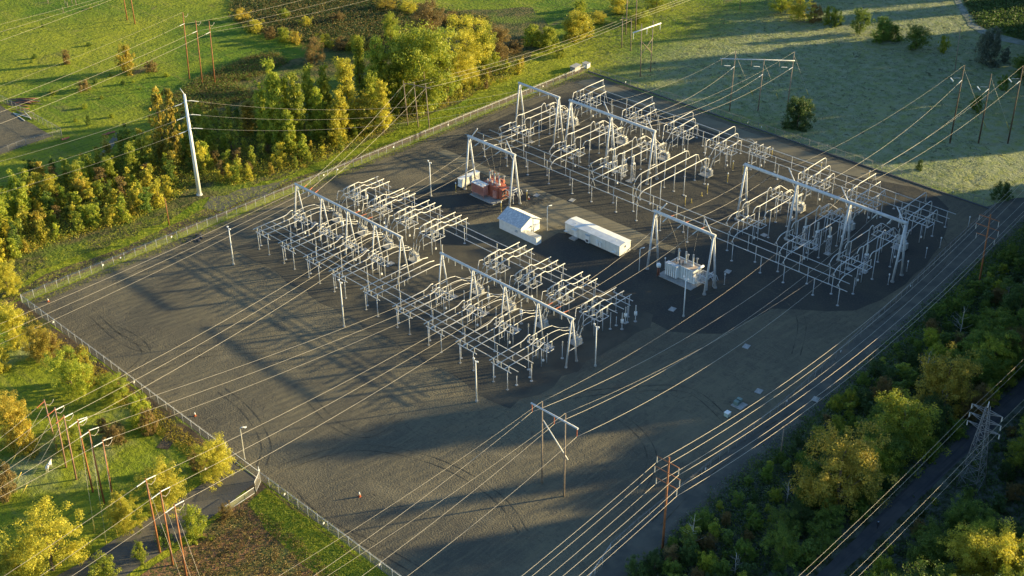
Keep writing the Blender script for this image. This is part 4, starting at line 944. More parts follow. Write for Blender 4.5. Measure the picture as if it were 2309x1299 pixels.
beam('crossarm', T['f1']-Vector((0,0,.7)), T['f3']-Vector((0,0,.7))+Vector((0,-2.5,0)), .12, 'dark arm across the three-pole structure outside the northwest fence', WOODG, (.05,.4,.75), BLACKROD, .9)
for i, k in enumerate(('q1','q2','q3')):
    q = T[k]-Vector((0,0,4.0)); beam('crossarm', q, q+Vector((-1.6,1.9,0)), .05, 'white insulator arm on the %s tall dark pole near the right edge' % gtxt(i), STEEL, group='insulator arms of the right poles')
    tag(MB().ins((-.9,-.9,0),(.9,.9,0), .17, 7).build('insulator_string', WHITE, None, q+Vector((-1.8,2.2,-.5))), 'white insulator string on the %s tall dark pole near the right edge' % gtxt(i), 'insulator', 'insulator strings of the right poles')
ARM = {}
for k, lb in (('red1','bottom'),('red2','upper right')):
    P = T[k]; ARM[k] = []
    for j, (dz, wd) in enumerate(((.9,2.5),(3.3,2.9),(5.7,2.4))):
        z = P.z-dz; a_ = Vector((P.x-.28,P.y+wd,z)); b_ = Vector((P.x-.28,P.y-wd,z))
        beam('crossarm', a_, b_, .09, '%s red crossarm of the %s three-arm pole' % (('top','middle','bottom')[j], lb), WOOD, (.02,.98), INSUL, 1.4, 'red crossarms')
        ARM[k] += [a_-Vector((0,0,1.5)), b_-Vector((0,0,1.5))]
for grp, txt in ((('c1','c2','c3','c4','c5','c6'),'line of six poles'),(('b1','b2','b3'),'three roadside poles'),(('nw1','nw2','nw3'),'three upper left poles')):
    for i, k in enumerate(grp):
        q = T[k]-Vector((0,0,1.0)); tag(MB().tube([(.2,0,-.3),(.9,.1,-.9),(1.6,.1,-.5),(1.9,0,.1)], .05, 5).build('jumper_loop', WIRE, None, q), 'pale jumper loop at the top of the %s pole of the %s' % (ordn(i), txt), 'jumper', 'jumper loops at pole tops')
# steel monopole
B = at(450,440); t = thing('steel_monopole', 'tall white tapered steel pole with short arms left of the yard', 'transmission pole', B)
tipd = Vector((0,.1,31.0))
MB().tube([(0,0,0),(tipd.x*.97,tipd.y*.97,30.0)], .62, 16, r2=.33).build('pole', WHITE, t); MB().tube([(0,0,0),(0,0,.4)], .85, 16).build('flange', STEEL, t)
MB().tube([(tipd.x,tipd.y,29.9),(tipd.x-.5,tipd.y+.9,31.6)], .14, 8, r2=.08).build('shield_arm', STEEL, t)
SM = []
for j, z in enumerate((28.0,24.0,20.0)):
    c_ = Vector((tipd.x*z/31,tipd.y*z/31,z)); MB().tube([tuple(c_),(c_.x+1.1,c_.y-.9,z+.1)], .1, 6).build('arm', STEEL, t); MB().tube([tuple(c_),(c_.x-1.0,c_.y+.5,z-.6)], .08, 6).build('arm', STEEL, t)
    SM.append((B+c_+Vector((1.1,-.9,.1)), B+c_+Vector((-1.0,.3,-.5))))
    MB().tube([(c_.x+1.1,c_.y-.9,z+.1),(c_.x+1.2,c_.y-.9,z-1.8),(c_.x,c_.y+.2,z-2.2)], .04, 5).build('jumper', DARK, t)
# lattice tower
B = Vector((201.3,75.6,0)); t = thing('lattice_tower', 'grey steel lattice tower with three crossarms beside the track in the wood', 'lattice tower', B)
HT = 19.5; legs = MB(); br = MB()
def tw(z): return 1.75*(1-z/HT)+.28
for sx in (-1,1):
    for sy in (-1,1): legs.tube([(sx*tw(0),sy*tw(0),0),(sx*tw(13),sy*tw(13),13),(sx*.3,sy*.3,HT)], .065, 4)
legs.build('leg_frame', DULL, t); zs = [0,3.2,6.2,8.8,11,13,14.6,16,17.3,18.5]
for i in range(len(zs)-1):
    z0, z1 = zs[i], zs[i+1]; a, b = tw(z0), tw(z1)
    for s in (-1,1):
        br.tube([(s*a,-a,z0),(s*b,b,z1)], .032, 4).tube([(s*a,a,z0),(s*b,-b,z1)], .032, 4).tube([(-a,s*a,z0),(b,s*b,z1)], .032, 4).tube([(a,s*a,z0),(-b,s*b,z1)], .032, 4)
        br.tube([(s*b,-b,z1),(s*b,b,z1)], .032, 4).tube([(-b,s*b,z1),(b,s*b,z1)], .032, 4)
br.build('bracing', DULL, t); LT = []
for j, z in enumerate((18.6,16.6,14.6)):
    for s in (-1,1):
        wd = 3.0+.1*j; q = MB()
        for sx in (-1,1): q.tube([(sx*.35,s*.4,z-.6),(0,s*wd,z)], .055, 4).tube([(sx*.35,s*.4,z),(0,s*wd,z)], .055, 4)
        q.build('crossarm', DULL, t); MB().ins((0,s*wd,z),(0,s*wd,z-1.1), .13, 5).build('insulator', INSUL, t); LT.append(B+Vector((0,s*wd,z-1.1)))
MB().tube([(0,0,HT-.3),(0,0,HT+1.1)], .14, 6, r2=.06).build('peak', STEEL, t)

WN = [0]
def wire(a, b, sag, label, group, r=.05, ia=None, ib=None, n=26, il=2.0):
    a = Vector(a); b = Vector(b); t = thing('overhead_wire', label, 'power line', (a.x,a.y,0), group=group); L = (b-a).length; P = []
    for i in range(n+1):
        f = i/n; p = a.lerp(b, f); p.z -= 4*sag*f*(1-f); P.append((p.x-a.x,p.y-a.y,p.z))
    MB().tube(P, r*.5, 5).build('conductor', WIRE, t)
    def along(f): p = a.lerp(b, f); p.z -= 4*sag*f*(1-f); return (p.x-a.x,p.y-a.y,p.z)
    if ia: MB().ins(along(0), along(il/L), .12, 7).build('insulator_string', ia, t)
    if ib: MB().ins(along(1), along(1-il/L), .12, 7).build('insulator_string', ib, t)
    return t
PHN = ('upper','middle','lower')
# W1 far left -> upper gantry, first bay
for i, (py, y) in enumerate(((737,252.8),(763,250.5),(787,248.2))):
    a = Vector((177.7,y,12.0)); q = on_y(0,py,y); e = q+(q-a)*.25; e.z = q.z+1
    wire(a, e, 1.2, '%s wire from the topmost bay of the near switchyard to the left edge' % PHN[i], 'wires crossing the left corner of the yard', ia=INSUL)
for i, (k, y) in enumerate((('c2',222.2),('c3',219.9),('c4',217.6))):
    wire((177.7,y,12.0), T[k]-Vector((0,.4 if k=='c4' else 0,.6)), 1.5, '%s wire from the fourth bay of the near switchyard to the left pole group' % PHN[i], 'wires to the line of six poles', ia=INSUL, ib=WHITE)
for i, (k, y) in enumerate((('c4',188.6),('c5',186.3),('c6',184.0))):
    wire((178.9,y,12.0), T[k]-Vector((0,-.2,.3)), 1.5, '%s wire from the seventh near bay to the right half of the six poles' % PHN[i], 'wires to the line of six poles', ia=INSUL, ib=WHITE)
for i, (k, y) in enumerate((('b1',178.0),('b2',175.7),('b3',173.3))):
    wire((178.9,y,12.0), T[k]-Vector((0,0,.3)), 1.4, '%s wire from the eighth bay of the near switchyard to the roadside poles' % PHN[i], 'wires to the roadside poles', ia=INSUL, ib=WHITE)
for i, (k, px, py) in enumerate((('c1',0,984),('c2',0,1013),('c3',0,1048),('c4',0,1066),('c5',0,1096),('c6',0,1117))):
    a = T[k]-Vector((0,0,.4)); q = on_y(px,py,a.y-1); e = a+(q-a)*1.6; wire(a, e, .4, '%s from the top of the wires leaving the six poles towards the left edge' % ordn(i), 'wires leaving the six poles', ia=ORANGE if i < 3 else WHITE)
for i, (k, px, py) in enumerate((('b1',0,1299),('b2',82,1299),('b3',153,1299))):
    a = T[k]-Vector((0,0,.4)); q = on_y(px,py,a.y-.5); e = a+(q-a)*1.8; wire(a, e, .5, '%s wire leaving the roadside poles towards the lower left corner' % PHN[i], 'wires leaving the roadside poles', ia=WHITE)
for i, (k, y) in enumerate((('f1',252.8),('f2',250.5),('f3',248.2))):
    wire((178.1,y,12.0), T[k]-Vector((0,0,1.2)), 1.2, '%s wire from the upper gantry to the three-pole structure outside the fence' % PHN[i], 'wires to the three-pole structure', ia=ORANGE, ib=BLACKROD)
    wire(T[k]-Vector((0,0,1.2)), (T['i1'] if i == 0 else T['i2'] if i == 2 else lerp(T['i1'],T['i2'],.5))-Vector((0,0,.8)), 2.0, '%s wire along the grass beyond the northwest fence' % PHN[i], 'wires beyond the northwest fence', ia=BLACKROD)
    s_ = (T['i1'] if i == 0 else T['i2'] if i == 2 else lerp(T['i1'],T['i2'],.5))-Vector((0,0,.8)); wire(s_, s_+Vector((150,2,3)), 2.5, '%s wire running off the top edge beyond the far corner' % PHN[i], 'wires beyond the northwest fence')
for i, y in enumerate((232.2,229.9,227.6)):
    wire((178.1,y,12.0), (224.4,234.5-i*4.0,15.2), 1.6, '%s wire from the third bay of the near switchyard to the red transformer gantry' % PHN[i], 'wires to the transformer gantries', ia=ORANGE, ib=CREAM)
    wire((224.8,234.5-i*4.0,15.2), (261.5,231-i*3.5,15.2), 1.3, '%s wire from the red transformer gantry to the far switchyard' % PHN[i], 'wires between gantries', ia=CREAM, ib=INSUL)
    y2 = 167.4-i*2.3
    wire((179.4,y2,12.0), (225.2,170.3-i*4.6,15.2), 1.6, '%s wire from the nearest bay to the white transformer gantry' % PHN[i], 'wires to the transformer gantries', ia=ORANGE, ib=CREAM)
    wire((225.6,170.3-i*4.6,15.2), (261.5,169-i*3.7,15.2), 1.3, '%s wire from the white transformer gantry to the far switchyard' % PHN[i], 'wires between gantries', ia=ORANGE, ib=BLACKROD)
    wire((224.6,234.5-i*4.0,15.1), (225.6,231.9-i*1.8,7.2), -.2, '%s thin drop wire onto the red transformer' % PHN[i], 'drop wires onto transformers', .03, n=6)
    wire((225.4,170.3-i*4.6,15.1), (226.8,167.4-i*2.2,7.2), -.2, '%s thin drop wire onto the white transformer' % PHN[i], 'drop wires onto transformers', .03, n=6)
    q = T[('r1','r2','r3')[i]]-Vector((0,0,5.0)); wire((261.9,215.5-i*3.5,15.3), q, 3.2, '%s wire from the three-frame gantry to the poles in the frosted field' % PHN[i], 'wires to the frosted field', ia=INSUL, ib=WHITE)
    q = T[('q1','q2','q3')[i]]-Vector((0,0,4.6)); wire((261.9,153.5-i*3.5,15.3), q, 3.4, '%s wire from the four-frame gantry to the right-hand poles' % PHN[i], 'wires to the right-hand poles', ia=INSUL, ib=WHITE)
wire((261.9,222.5,18.4), T['r1'], 2.2, 'thin shield wire to the left pole in the frosted field', 'shield wires', .03); wire((261.9,207.2,18.4), T['r3'], 2.2, 'thin shield wire to the right pole in the frosted field', 'shield wires', .03)
wire((261.9,160.8,18.5), T['q1'], 2.4, 'thin shield wire to the left tall dark pole at the right edge', 'shield wires', .03); wire((261.9,145.2,18.5), T['q3'], 2.4, 'thin shield wire to the right tall dark pole at the right edge', 'shield wires', .03)
for i, (f, py, yg) in enumerate(((.02,1251,138.4),(.5,1299,134.6),(.98,1299,130.6))):
    s_ = hA.lerp(hB_, f)-Vector((0,0,1.95)); wire(s_, (261.4,yg,15.2), 5.6, '%s heavy wire from the H frame to the four-frame gantry' % PHN[i], 'wires of the H frame line', .06, ib=CREAM)
    q = on_y((770,810,913)[i], py, s_.y-1.0); e = s_+(q-s_)*1.5; e.z += 1.5; wire(s_, e, 1.6, '%s wire from the H frame to the lower left, over the bottom fence' % PHN[i], 'wires of the H frame line', .05)
for i, (k, py, yg) in enumerate((('hb1',1207,142.2),('hb2',1274,127))):
    wire(T[k], (261.4,yg+1.5,HB+2), 4.5, '%s thin shield wire from the H frame to the four-frame gantry' % ('upper','lower')[i], 'wires of the H frame line', .035)
    q = on_y(770, py, T[k].y-1); e = T[k]+(q-T[k])*1.5; e.z += 1; wire(T[k], e, 1.2, '%s thin shield wire from the H frame to the lower left' % ('upper','lower')[i], 'wires of the H frame line', .035)
for j in range(6):
    a, b = ARM['red1'][j], ARM['red2'][j]; nm = '%s %s' % (('top','middle','bottom')[j//2], ('left','right')[j % 2])
    wire(a, b, 5.0, '%s wire of the line along the right fence' % nm, 'wires of the line along the right fence', .065)
    wire(a, a+Vector((-118,-3,.5)), 3.0, '%s wire of the line running off the bottom edge' % nm, 'wires of the line along the right fence', .06)
    wire(b, b+Vector((105,14,1)), 2.5, '%s wire of the line running off the right edge' % nm, 'wires of the line along the right fence', .055)
for j, p in enumerate(LT[:4]):
    nm = '%s %s' % (('top','middle','bottom')[j//2], ('right','left')[j % 2])
    wire(p, p+Vector((-110,-2,1)), 2.2, '%s wire from the lattice tower down the track' % nm, 'wires over the wood track', .035); wire(p, p+Vector((110,6,1)), 2.6, '%s wire from the lattice tower up to the right edge' % nm, 'wires over the wood track', .035)
for i, (k, dz) in enumerate((('nw1',3.8),('nw2',3.6),('nw3',3.6))):
    a = T[k]-Vector((0,0,dz)); q = on_x(0,(223,247,273)[i],165-i*3); q = at(0,(223,247,273)[i],15); e = a+(q-a)*1.25; wire(a, e, 1.2, '%s wire from the three upper left poles to the left edge' % PHN[i], 'wires of the upper left poles', .055, ia=WHITE)
    q = at((660,735,770)[i],(0,0,10)[i],17); e = a+(q-a)*1.4; wire(a, e, 1.0, '%s wire from the three upper left poles to the top edge' % PHN[i], 'wires of the upper left poles', .045)
a = T['nw1']; q = at(0,190,19); wire(a, a+(q-a)*1.25, .8, 'thin shield wire from the upper left poles to the left edge', 'shield wires', .03)
for i, (p1_, p2_) in enumerate((((0,53),(197,0)),((0,70),(222,0)),((0,90),(240,0)))):
    a = at(*p1_,12); b = at(*p2_,12); d = b-a; wire(a-d*.4, b+d*1.2, .6, '%s of three wires crossing the top left corner' % PHN[i], 'wires across the top left corner', .045)
for j in range(3):
    p, q = SM[j]; gq = Vector((261.4,251-3.5*j,14.9)); wire(p, gq, 4.5, '%s wire from the tall steel pole to the far gantry' % ('top','middle','bottom')[j], 'wires of the tall steel pole', .04, ia=WHITE, ib=INSUL)
    e = at(0,(358,397,430)[j],(22,18,14)[j]); wire(q, q+(e-q)*1.3, 1.0, '%s wire from the tall steel pole to the left edge' % ('top','middle','bottom')[j], 'wires of the tall steel pole', .05, ia=WHITE)
# guy wires with yellow guards
def guy(k, dirv, label, dz=1.0):
    a = T[k]-Vector((0,0,dz)); L = a.z*.75; d = Vector((*dirv,0)).normalized(); b = Vector((a.x+d.x*L,a.y+d.y*L,0)); t = thing('guy_wire', label, 'guy wire', (b.x,b.y,0), group='guy wires')
    q = a-b; MB().tube([(0,0,0),tuple(q)], .025, 4).build('cable', WIRE, t); MB().tube([tuple(q*.01),tuple(q*.15)], .1, 6).build('guard', YEL, t)
for k in ('b1','b2','b3'): guy(k, (-.2,-1), 'guy wire with yellow guard below the %s roadside pole' % gtxt(int(k[1])-1))
for i, k in enumerate(('c1','c2','c3','c4','c5','c6')): guy(k, (-.9,.3) if i < 3 else (-.5,-.9), 'guy wire with yellow guard at the %s of the six poles' % ordn(i))
for i, k in enumerate(('r1','r2','r3')): guy(k, (1,.1), 'long guy wire with yellow guard behind the %s pole in the frosted field' % gtxt(i))
for i, k in enumerate(('q1','q2','q3')): guy(k, (.8,-.1), 'long guy wire with yellow guard behind the %s tall dark pole' % gtxt(i))
for i, k in enumerate(('f1','f2','f3')): guy(k, (.1,.9), 'guy wire behind the %s pole of the structure outside the fence' % gtxt(i))

# ------------------------------------------------------------ vegetation
def crown_mesh(seed, w, h, z0, nclump, nleaf, leaf, top='round', csize=.2, fill=.55):
    rr = random.Random(seed); m_ = MB(); R = w/2
    def prof_(u):
        if top == 'round': return max(.2, (1-(2*u-.85)**2*.75))**.5 if abs(2*u-.85) < 1.15 else .2
        if top == 'cone': return (1-u)**.75*.95+.06
        return min(1, .35+u*2.2) if u < .3 else (1-(u-.3)/.7)**.6*.95+.08
    lobes = []
    for i in range(9 if top == 'round' else 12):
        u = (i+rr.random())/(9 if top == 'round' else 12); a = i*2.4+rr.uniform(-.5,.5); q = R*prof_(min(u,.97))*(rr.uniform(.35,.9) if top == 'round' else rr.uniform(.15,.6))
        lobes.append((q*cos(a), q*sin(a), z0+u*(h-z0)*.93, rr.uniform(.6,1.25)))
    for c in range(nclump):
        lx, ly, lz, ls = lobes[rr.randrange(len(lobes))]; sg = R*(.3 if top == 'round' else .24)*ls
        cx, cy, cz = lx+rr.gauss(0,sg), ly+rr.gauss(0,sg), min(h, max(z0*.6, lz+rr.gauss(0,sg*(1.0 if top == 'round' else 1.7))))
        a = 0; u = 0
        cs = csize*w*rr.uniform(.55,1.25)*(.8 if top == 'cone' else 1)
        for k in range(nleaf):
            x, y, z = rr.gauss(0,1), rr.gauss(0,1), rr.gauss(0,1); q = (x*x+y*y+z*z)**.5; t_ = rr.random()**.4*cs
            px, py, pz = cx+x/q*t_, cy+y/q*t_, cz+z/q*t_*.8
            s = leaf*rr.choice((.5,.7,.9,1.1,1.6)); n_ = Vector((x/q+rr.gauss(0,.6), y/q+rr.gauss(0,.6), z/q+.4+rr.gauss(0,.6))).normalized()
            u_ = n_.cross(Vector((rr.gauss(0,1),rr.gauss(0,1),rr.gauss(0,1)))).normalized(); v_ = n_.cross(u_)
            if pz < .05: pz = .05
            b = len(m_.v); P = Vector((px,py,pz))
            m_.v += [tuple(P-u_*s), tuple(P+v_*s*.6), tuple(P+u_*s), tuple(P-v_*s*.6)]; m_.f.append((b,b+1,b+2,b+3)); m_.sm.append(0)
    return m_
def trunk_mesh(seed, h, w, r, limbs=6, z0=.2):
    rr = random.Random(seed+99); m_ = MB(); P = [(0,0,-.3)]; n = 5
    for i in range(1, n+1): P.append((rr.gauss(0,.02*h)*i/n, rr.gauss(0,.02*h)*i/n, h*.9*i/n))
    m_.tube(P, r, 7, r2=r*.2)
    for k in range(limbs):
        f = rr.uniform(z0,.8); b = Vector(P[0]).lerp(Vector(P[-1]), f); b.z = h*.9*f; a = rr.uniform(0,6.28); L = w*.5*rr.uniform(.6,1)*(1.1-f*.6)
        m_.tube([tuple(b), (b.x+L*.5*cos(a), b.y+L*.5*sin(a), b.z+L*.35), (b.x+L*cos(a+.2), b.y+L*sin(a+.2), b.z+L*.8)], r*.4*(1.1-f), 5, r2=r*.08)
    return m_
# prototypes are unit sized (height 1): (crown mesh, trunk mesh)
PROTO = {}
def proto(key, w, h, z0, nc, nl, leaf, top, r, cs=.16, bark=TRUNK, seeds=(1,2,3)):
    L = []
    for s in seeds:
        cm = crown_mesh(s*17+len(key), w, h, z0, nc, nl, leaf, top, cs); tm = trunk_mesh(s, h, w, r)
        def me(mb, nm, mt):
            x = bpy.data.meshes.new(nm); x.from_pydata(mb.v, [], mb.f); x.materials.append(mt); x.update(); return x
        L.append((me(cm,'crown_'+key,L_GRN), me(tm,'trunk_'+key,bark)))
    PROTO[key] = L
proto('broad', 9, 11, 1.6, 220, 120, .108, 'round', .28, .11)
proto('poplar', 5.5, 12, .8, 170, 80, .135, 'oval', .22, .14)
proto('sapling', 3.4, 5, .3, 44, 60, .125, 'oval', .09, .17)
proto('bush', 5, 3.8, .1, 100, 90, .095, 'round', .1, .13)
proto('dense', 5, 4.4, .05, 170, 110, .085, 'round', .1, .15, seeds=(5,))
proto('conifer', 4.4, 9, .6, 90, 40, .18, 'cone', .2, .12, seeds=(1,2))
VEG = {}
def plant(key, x, y, h, w, m_, name, gkey, cat='tree', z=0.0):
    dims = {'broad':(9,11),'poplar':(5.5,12),'sapling':(3.4,5),'bush':(5,3.8),'dense':(5,4.4),'conifer':(4.4,9)}[key]
    L = PROTO[key]; k = len(VEG.setdefault(gkey, [])); cm, tm = L[(k*7+int(x)) % len(L)]
    t = thing(name, 'x', cat, (x,y,z), random.uniform(0,6.28)); t.scale = (w/dims[0], w/dims[0], h/dims[1])
    c = bpy.data.objects.new('crown', cm); C.objects.link(c); c.parent = t; c.material_slots[0].link = 'OBJECT'; c.material_slots[0].material = m_
    b = bpy.data.objects.new('trunk', tm); C.objects.link(b); b.parent = t
    VEG[gkey].append((t, m_.name)); return t
MN = {'leaf_yellow_green':'yellow-green','leaf_yellow':'yellow','leaf_green':'green','leaf_dark_green':'dark green','leaf_brown':'brownish','leaf_golden':'golden','leaf_frosted':'grey-green'}
def label_veg(gkey, text, group):
    L = sorted(VEG.get(gkey, []), key=lambda q: proj(q[0].location)[0]); cnt = {}
    for t, mn in L:
        i = cnt.get(mn, 0); cnt[mn] = i+1
        t['label'] = '%s %s, %s from left of its colour' % (MN[mn], text, ordn(i)); t['group'] = group
def hpx(b, ty):
    B = at(*b); lo, hi = .3, 60
    for _ in range(30):
        mid = (lo+hi)/2
        if proj((B.x,B.y,mid))[1] > ty: lo = mid
        else: hi = mid
    return B, lo
def ptree(key, bx, by, ty, wpx, m_, name, gkey, cat='tree'):
    B, h = hpx((bx,by), ty); s = abs(proj(B+Vector((rt.x,rt.y,0)))[0]-proj(B)[0]); w_ = wpx/s
    if key == 'bush' and w_ > 5.5: key = 'broad'
    return plant(key, B.x, B.y, h*1.0, w_, m_, name, gkey, cat)
rnd = random.Random(21)
# tall trees of the northwest belt
for a in ((628,335,138,58,L_YG),(676,332,168,52,L_YG),(706,305,152,46,L_YG),(738,282,150,44,L_YG),(788,300,140,62,L_YEL),(815,232,88,40,L_YG),(858,250,86,62,L_YG),(904,245,90,56,L_YG),(758,325,238,50,L_YEL),(825,300,215,62,L_YEL),(562,300,232,50,L_OCH),(655,345,250,44,L_YG),(865,300,190,50,L_YEL),(600,322,190,44,L_YG),(652,315,180,40,L_YG),(722,318,200,44,L_YG),(772,318,205,44,L_YEL),(840,285,165,44,L_YG),(880,255,140,46,L_YG),(470,330,262,34,L_YG),(430,345,268,34,L_YEL),(340,375,300,36,L_YEL),(300,395,320,34,L_YG),(250,415,352,36,L_YG),(180,440,362,38,L_YG),(120,470,398,40,L_YEL),(60,490,405,44,L_YG),(10,520,425,46,L_YG)):
    ptree('poplar', a[0],a[1],a[2],a[3],a[4],'poplar_tree','belt')
for a in ((958,245,62,150,L_YG),(990,215,95,110,L_YG),(925,235,70,90,L_YG),(1058,170,48,95,L_YEL),(1088,160,60,66,L_YG),(1035,205,120,80,L_YEL),(965,110,10,80,L_BRN),(880,92,34,42,L_YG),(1125,135,62,60,L_BRN)):
    ptree('broad', a[0],a[1],a[2],a[3],a[4],'broadleaf_tree','belt')
for a in ((372,352,200,46,L_OCH),(402,372,206,44,L_OCH),(525,352,265,34,L_YG)): ptree('conifer', a[0],a[1],a[2],a[3],a[4],'larch_tree','larch')
label_veg('belt', 'tall tree behind the northwest fence', 'tall trees behind the northwest fence'); label_veg('larch','narrow larch beside the tall steel pole','larches beside the tall steel pole')
# thicket of young trees between the fence and the far meadow
def inpoly(x, y, P):
    c = False; j = len(P)-1
    for i in range(len(P)):
        if (P[i][1] > y) != (P[j][1] > y) and x < (P[j][0]-P[i][0])*(y-P[i][1])/(P[j][1]-P[i][1])+P[i][0]: c = not c
        j = i
    return c
TH = [(-60,470),(60,410),(150,395),(230,350),(300,325),(370,300),(450,255),(560,255),(660,270),(780,250),(900,215),(1010,190),(1120,150),(1190,150),(1160,175),(1020,235),(900,275),(790,330),(700,375),(610,395),(530,420),(450,410),(400,445),(300,500),(220,520),(150,540),(90,560),(30,585),(-60,640)]
SP = [L_YG,L_YEL,L_YG,L_YEL,L_GRN,L_YEL,L_OCH,L_YG,L_YG,L_BRN]
pts = []
tries = 0
while len(pts) < 298 and tries < 20000:
    tries += 1; px, py = rnd.uniform(-50,1190), rnd.uniform(150,640)
    if not inpoly(px,py,TH) or (400<px<480 and 390<py<470): continue
    g = at(px,py); md = 2.75
    if all((g.x-q[0])**2+(g.y-q[1])**2 > md*md for q in pts): pts.append((g.x,g.y,px))
for i,(x,y,px) in enumerate(pts):
    h = (rnd.uniform(3.6,7.4) if px < 480 else rnd.uniform(2.8,5.6))*(rnd.uniform(1.1,1.35) if rnd.random() < .2 else 1)
    if 880 < px < 1000: h = min(h, 2.6)
    m_ = SP[rnd.randrange(len(SP))]
    plant('sapling', x, y, h, min(4.6, h*rnd.uniform(.5,.75)), m_, 'young_tree','thicket')
label_veg('thicket','young tree in the northwest thicket','young trees in the thicket')
def scatter(name, region, n, size, m_, label, cat, leaf=.2, hmax=.9, seed=3, world=False, nl=7, avoid=None):
    rr = random.Random(seed); q = MB(); xs = [p[0] for p in region]; ys = [p[1] for p in region]; k = 0; tr = 0
    while k < n and tr < n*30:
        tr += 1; px, py = rr.uniform(min(xs),max(xs)), rr.uniform(min(ys),max(ys))
        if not inpoly(px,py,region): continue
        g = Vector((px,py,0)) if world else at(px,py)
        if avoid and avoid(g): continue
        k += 1; s0 = size*rr.uniform(.5,1.5); hh = hmax*rr.uniform(.3,1)
        for j in range(nl):
            P = g+Vector((rr.gauss(0,s0*.5), rr.gauss(0,s0*.5), abs(rr.gauss(0,hh*.5))+.05)); s = leaf*rr.uniform(.6,1.5)
            n_ = Vector((rr.gauss(0,1),rr.gauss(0,1),abs(rr.gauss(0,1))+.3)).normalized(); u_ = n_.cross(Vector((rr.gauss(0,1),rr.gauss(0,1),rr.gauss(0,1)))).normalized(); v_ = n_.cross(u_)
            b = len(q.v); q.v += [tuple(P-u_*s), tuple(P+v_*s*.6), tuple(P+u_*s), tuple(P-v_*s*.6)]; q.f.append((b,b+1,b+2,b+3)); q.sm.append(0)
    return tag(q.build(name, m_), label, cat, None, 'stuff')
scatter('undergrowth', TH, 9000, 1.4, L_OCH, 'golden brambles and low growth under the young trees', 'undergrowth', .15, 1.7, 5)
scatter('undergrowth', TH, 11000, 1.4, L_YG, 'green low growth under the young trees', 'undergrowth', .15, 2.2, 6)
TF = [(520,20),(560,68),(690,96),(780,112),(860,118),(930,110),(1000,60),(1130,95),(1100,40),(960,14),(860,-8),(640,-30),(530,-10)]
scatter('heath', TF, 13000, 1.8, L_DK, 'dark green low scrub in the oval patch at the top', 'scrub', .2, 1.5, 7)
scatter('heath', TF, 5200, 2.2, L_BRN, 'brownish tops of low scrub in the oval patch at the top', 'scrub', .18, 2.0, 8)
BK = [(395,215),(450,175),(560,130),(620,118),(650,140),(600,165),(520,190),(590,215),(480,245),(380,262),(340,240)]
scatter('brambles', BK, 4200, 1.2, L_BRN, 'brown brambles around the three upper left poles', 'brambles', .16, 1.4, 9)
scatter('brambles', BK, 3800, 1.2, L_GRN, 'dark green brambles around the three upper left poles', 'brambles', .16, 1.8, 10)
scatter('heath', [(2165,-20),(2200,50),(2240,72),(2309,90),(2420,120),(2420,-60),(2165,-60)], 3500, 1.8, L_DK, 'dark scrub beyond the frosted path in the top right corner', 'scrub', .32, 1.4, 11)
SCP = [(480,1170),(560,1145),(640,1190),(760,1299),(900,1400),(300,1400),(470,1210)]
scatter('dry_weeds', SCP, 3000, .7, L_BRN, 'dry brown weeds beside the grass at the bottom left', 'weeds', .12, .7, 12)
scatter('verge_growth', [(60,700),(110,745),(480,1020),(520,1050),(440,1040),(330,960),(200,850),(60,760)], 1500, .8, L_OCH, 'low brown growth on the verge outside the left fence', 'weeds', .13, .6, 13)
scatter('verge_growth', [(107.8,270),(300,270),(308,266),(309,271.6),(107.8,272.4)], 2600, .35, L_YG, 'thin green weeds along the inner foot of the northwest fence', 'weeds', .07, .3, 41, True, 5)
scatter('verge_growth', [(107.6,110),(108.6,110),(108.8,176),(107.6,176)], 900, .3, L_YG, 'thin green weeds along the inner foot of the left fence', 'weeds', .07, .3, 42, True, 5)
scatter('tall_grass', [(98,104),(106.8,104),(106.8,174),(101,173)], 4500, .5, L_YG, 'tufts of taller grass on the strip outside the lower left fence', 'grass', .09, .35, 43, True, 6)
scatter('tall_grass', [(60,275),(101,275),(230,276.5),(310,275),(310,282),(200,284),(120,290),(60,300)], 9000, .6, L_YG, 'tufts of taller grass on the strip outside the northwest fence', 'grass', .09, .35, 44, True, 6)
scatter('tall_grass', [(318,132),(470,215),(440,330),(330,300),(314,270),(313,140)], 12000, .9, L_FRO, 'frosted grass tussocks scattered over the field', 'grass', .12, .35, 45, True, 6)
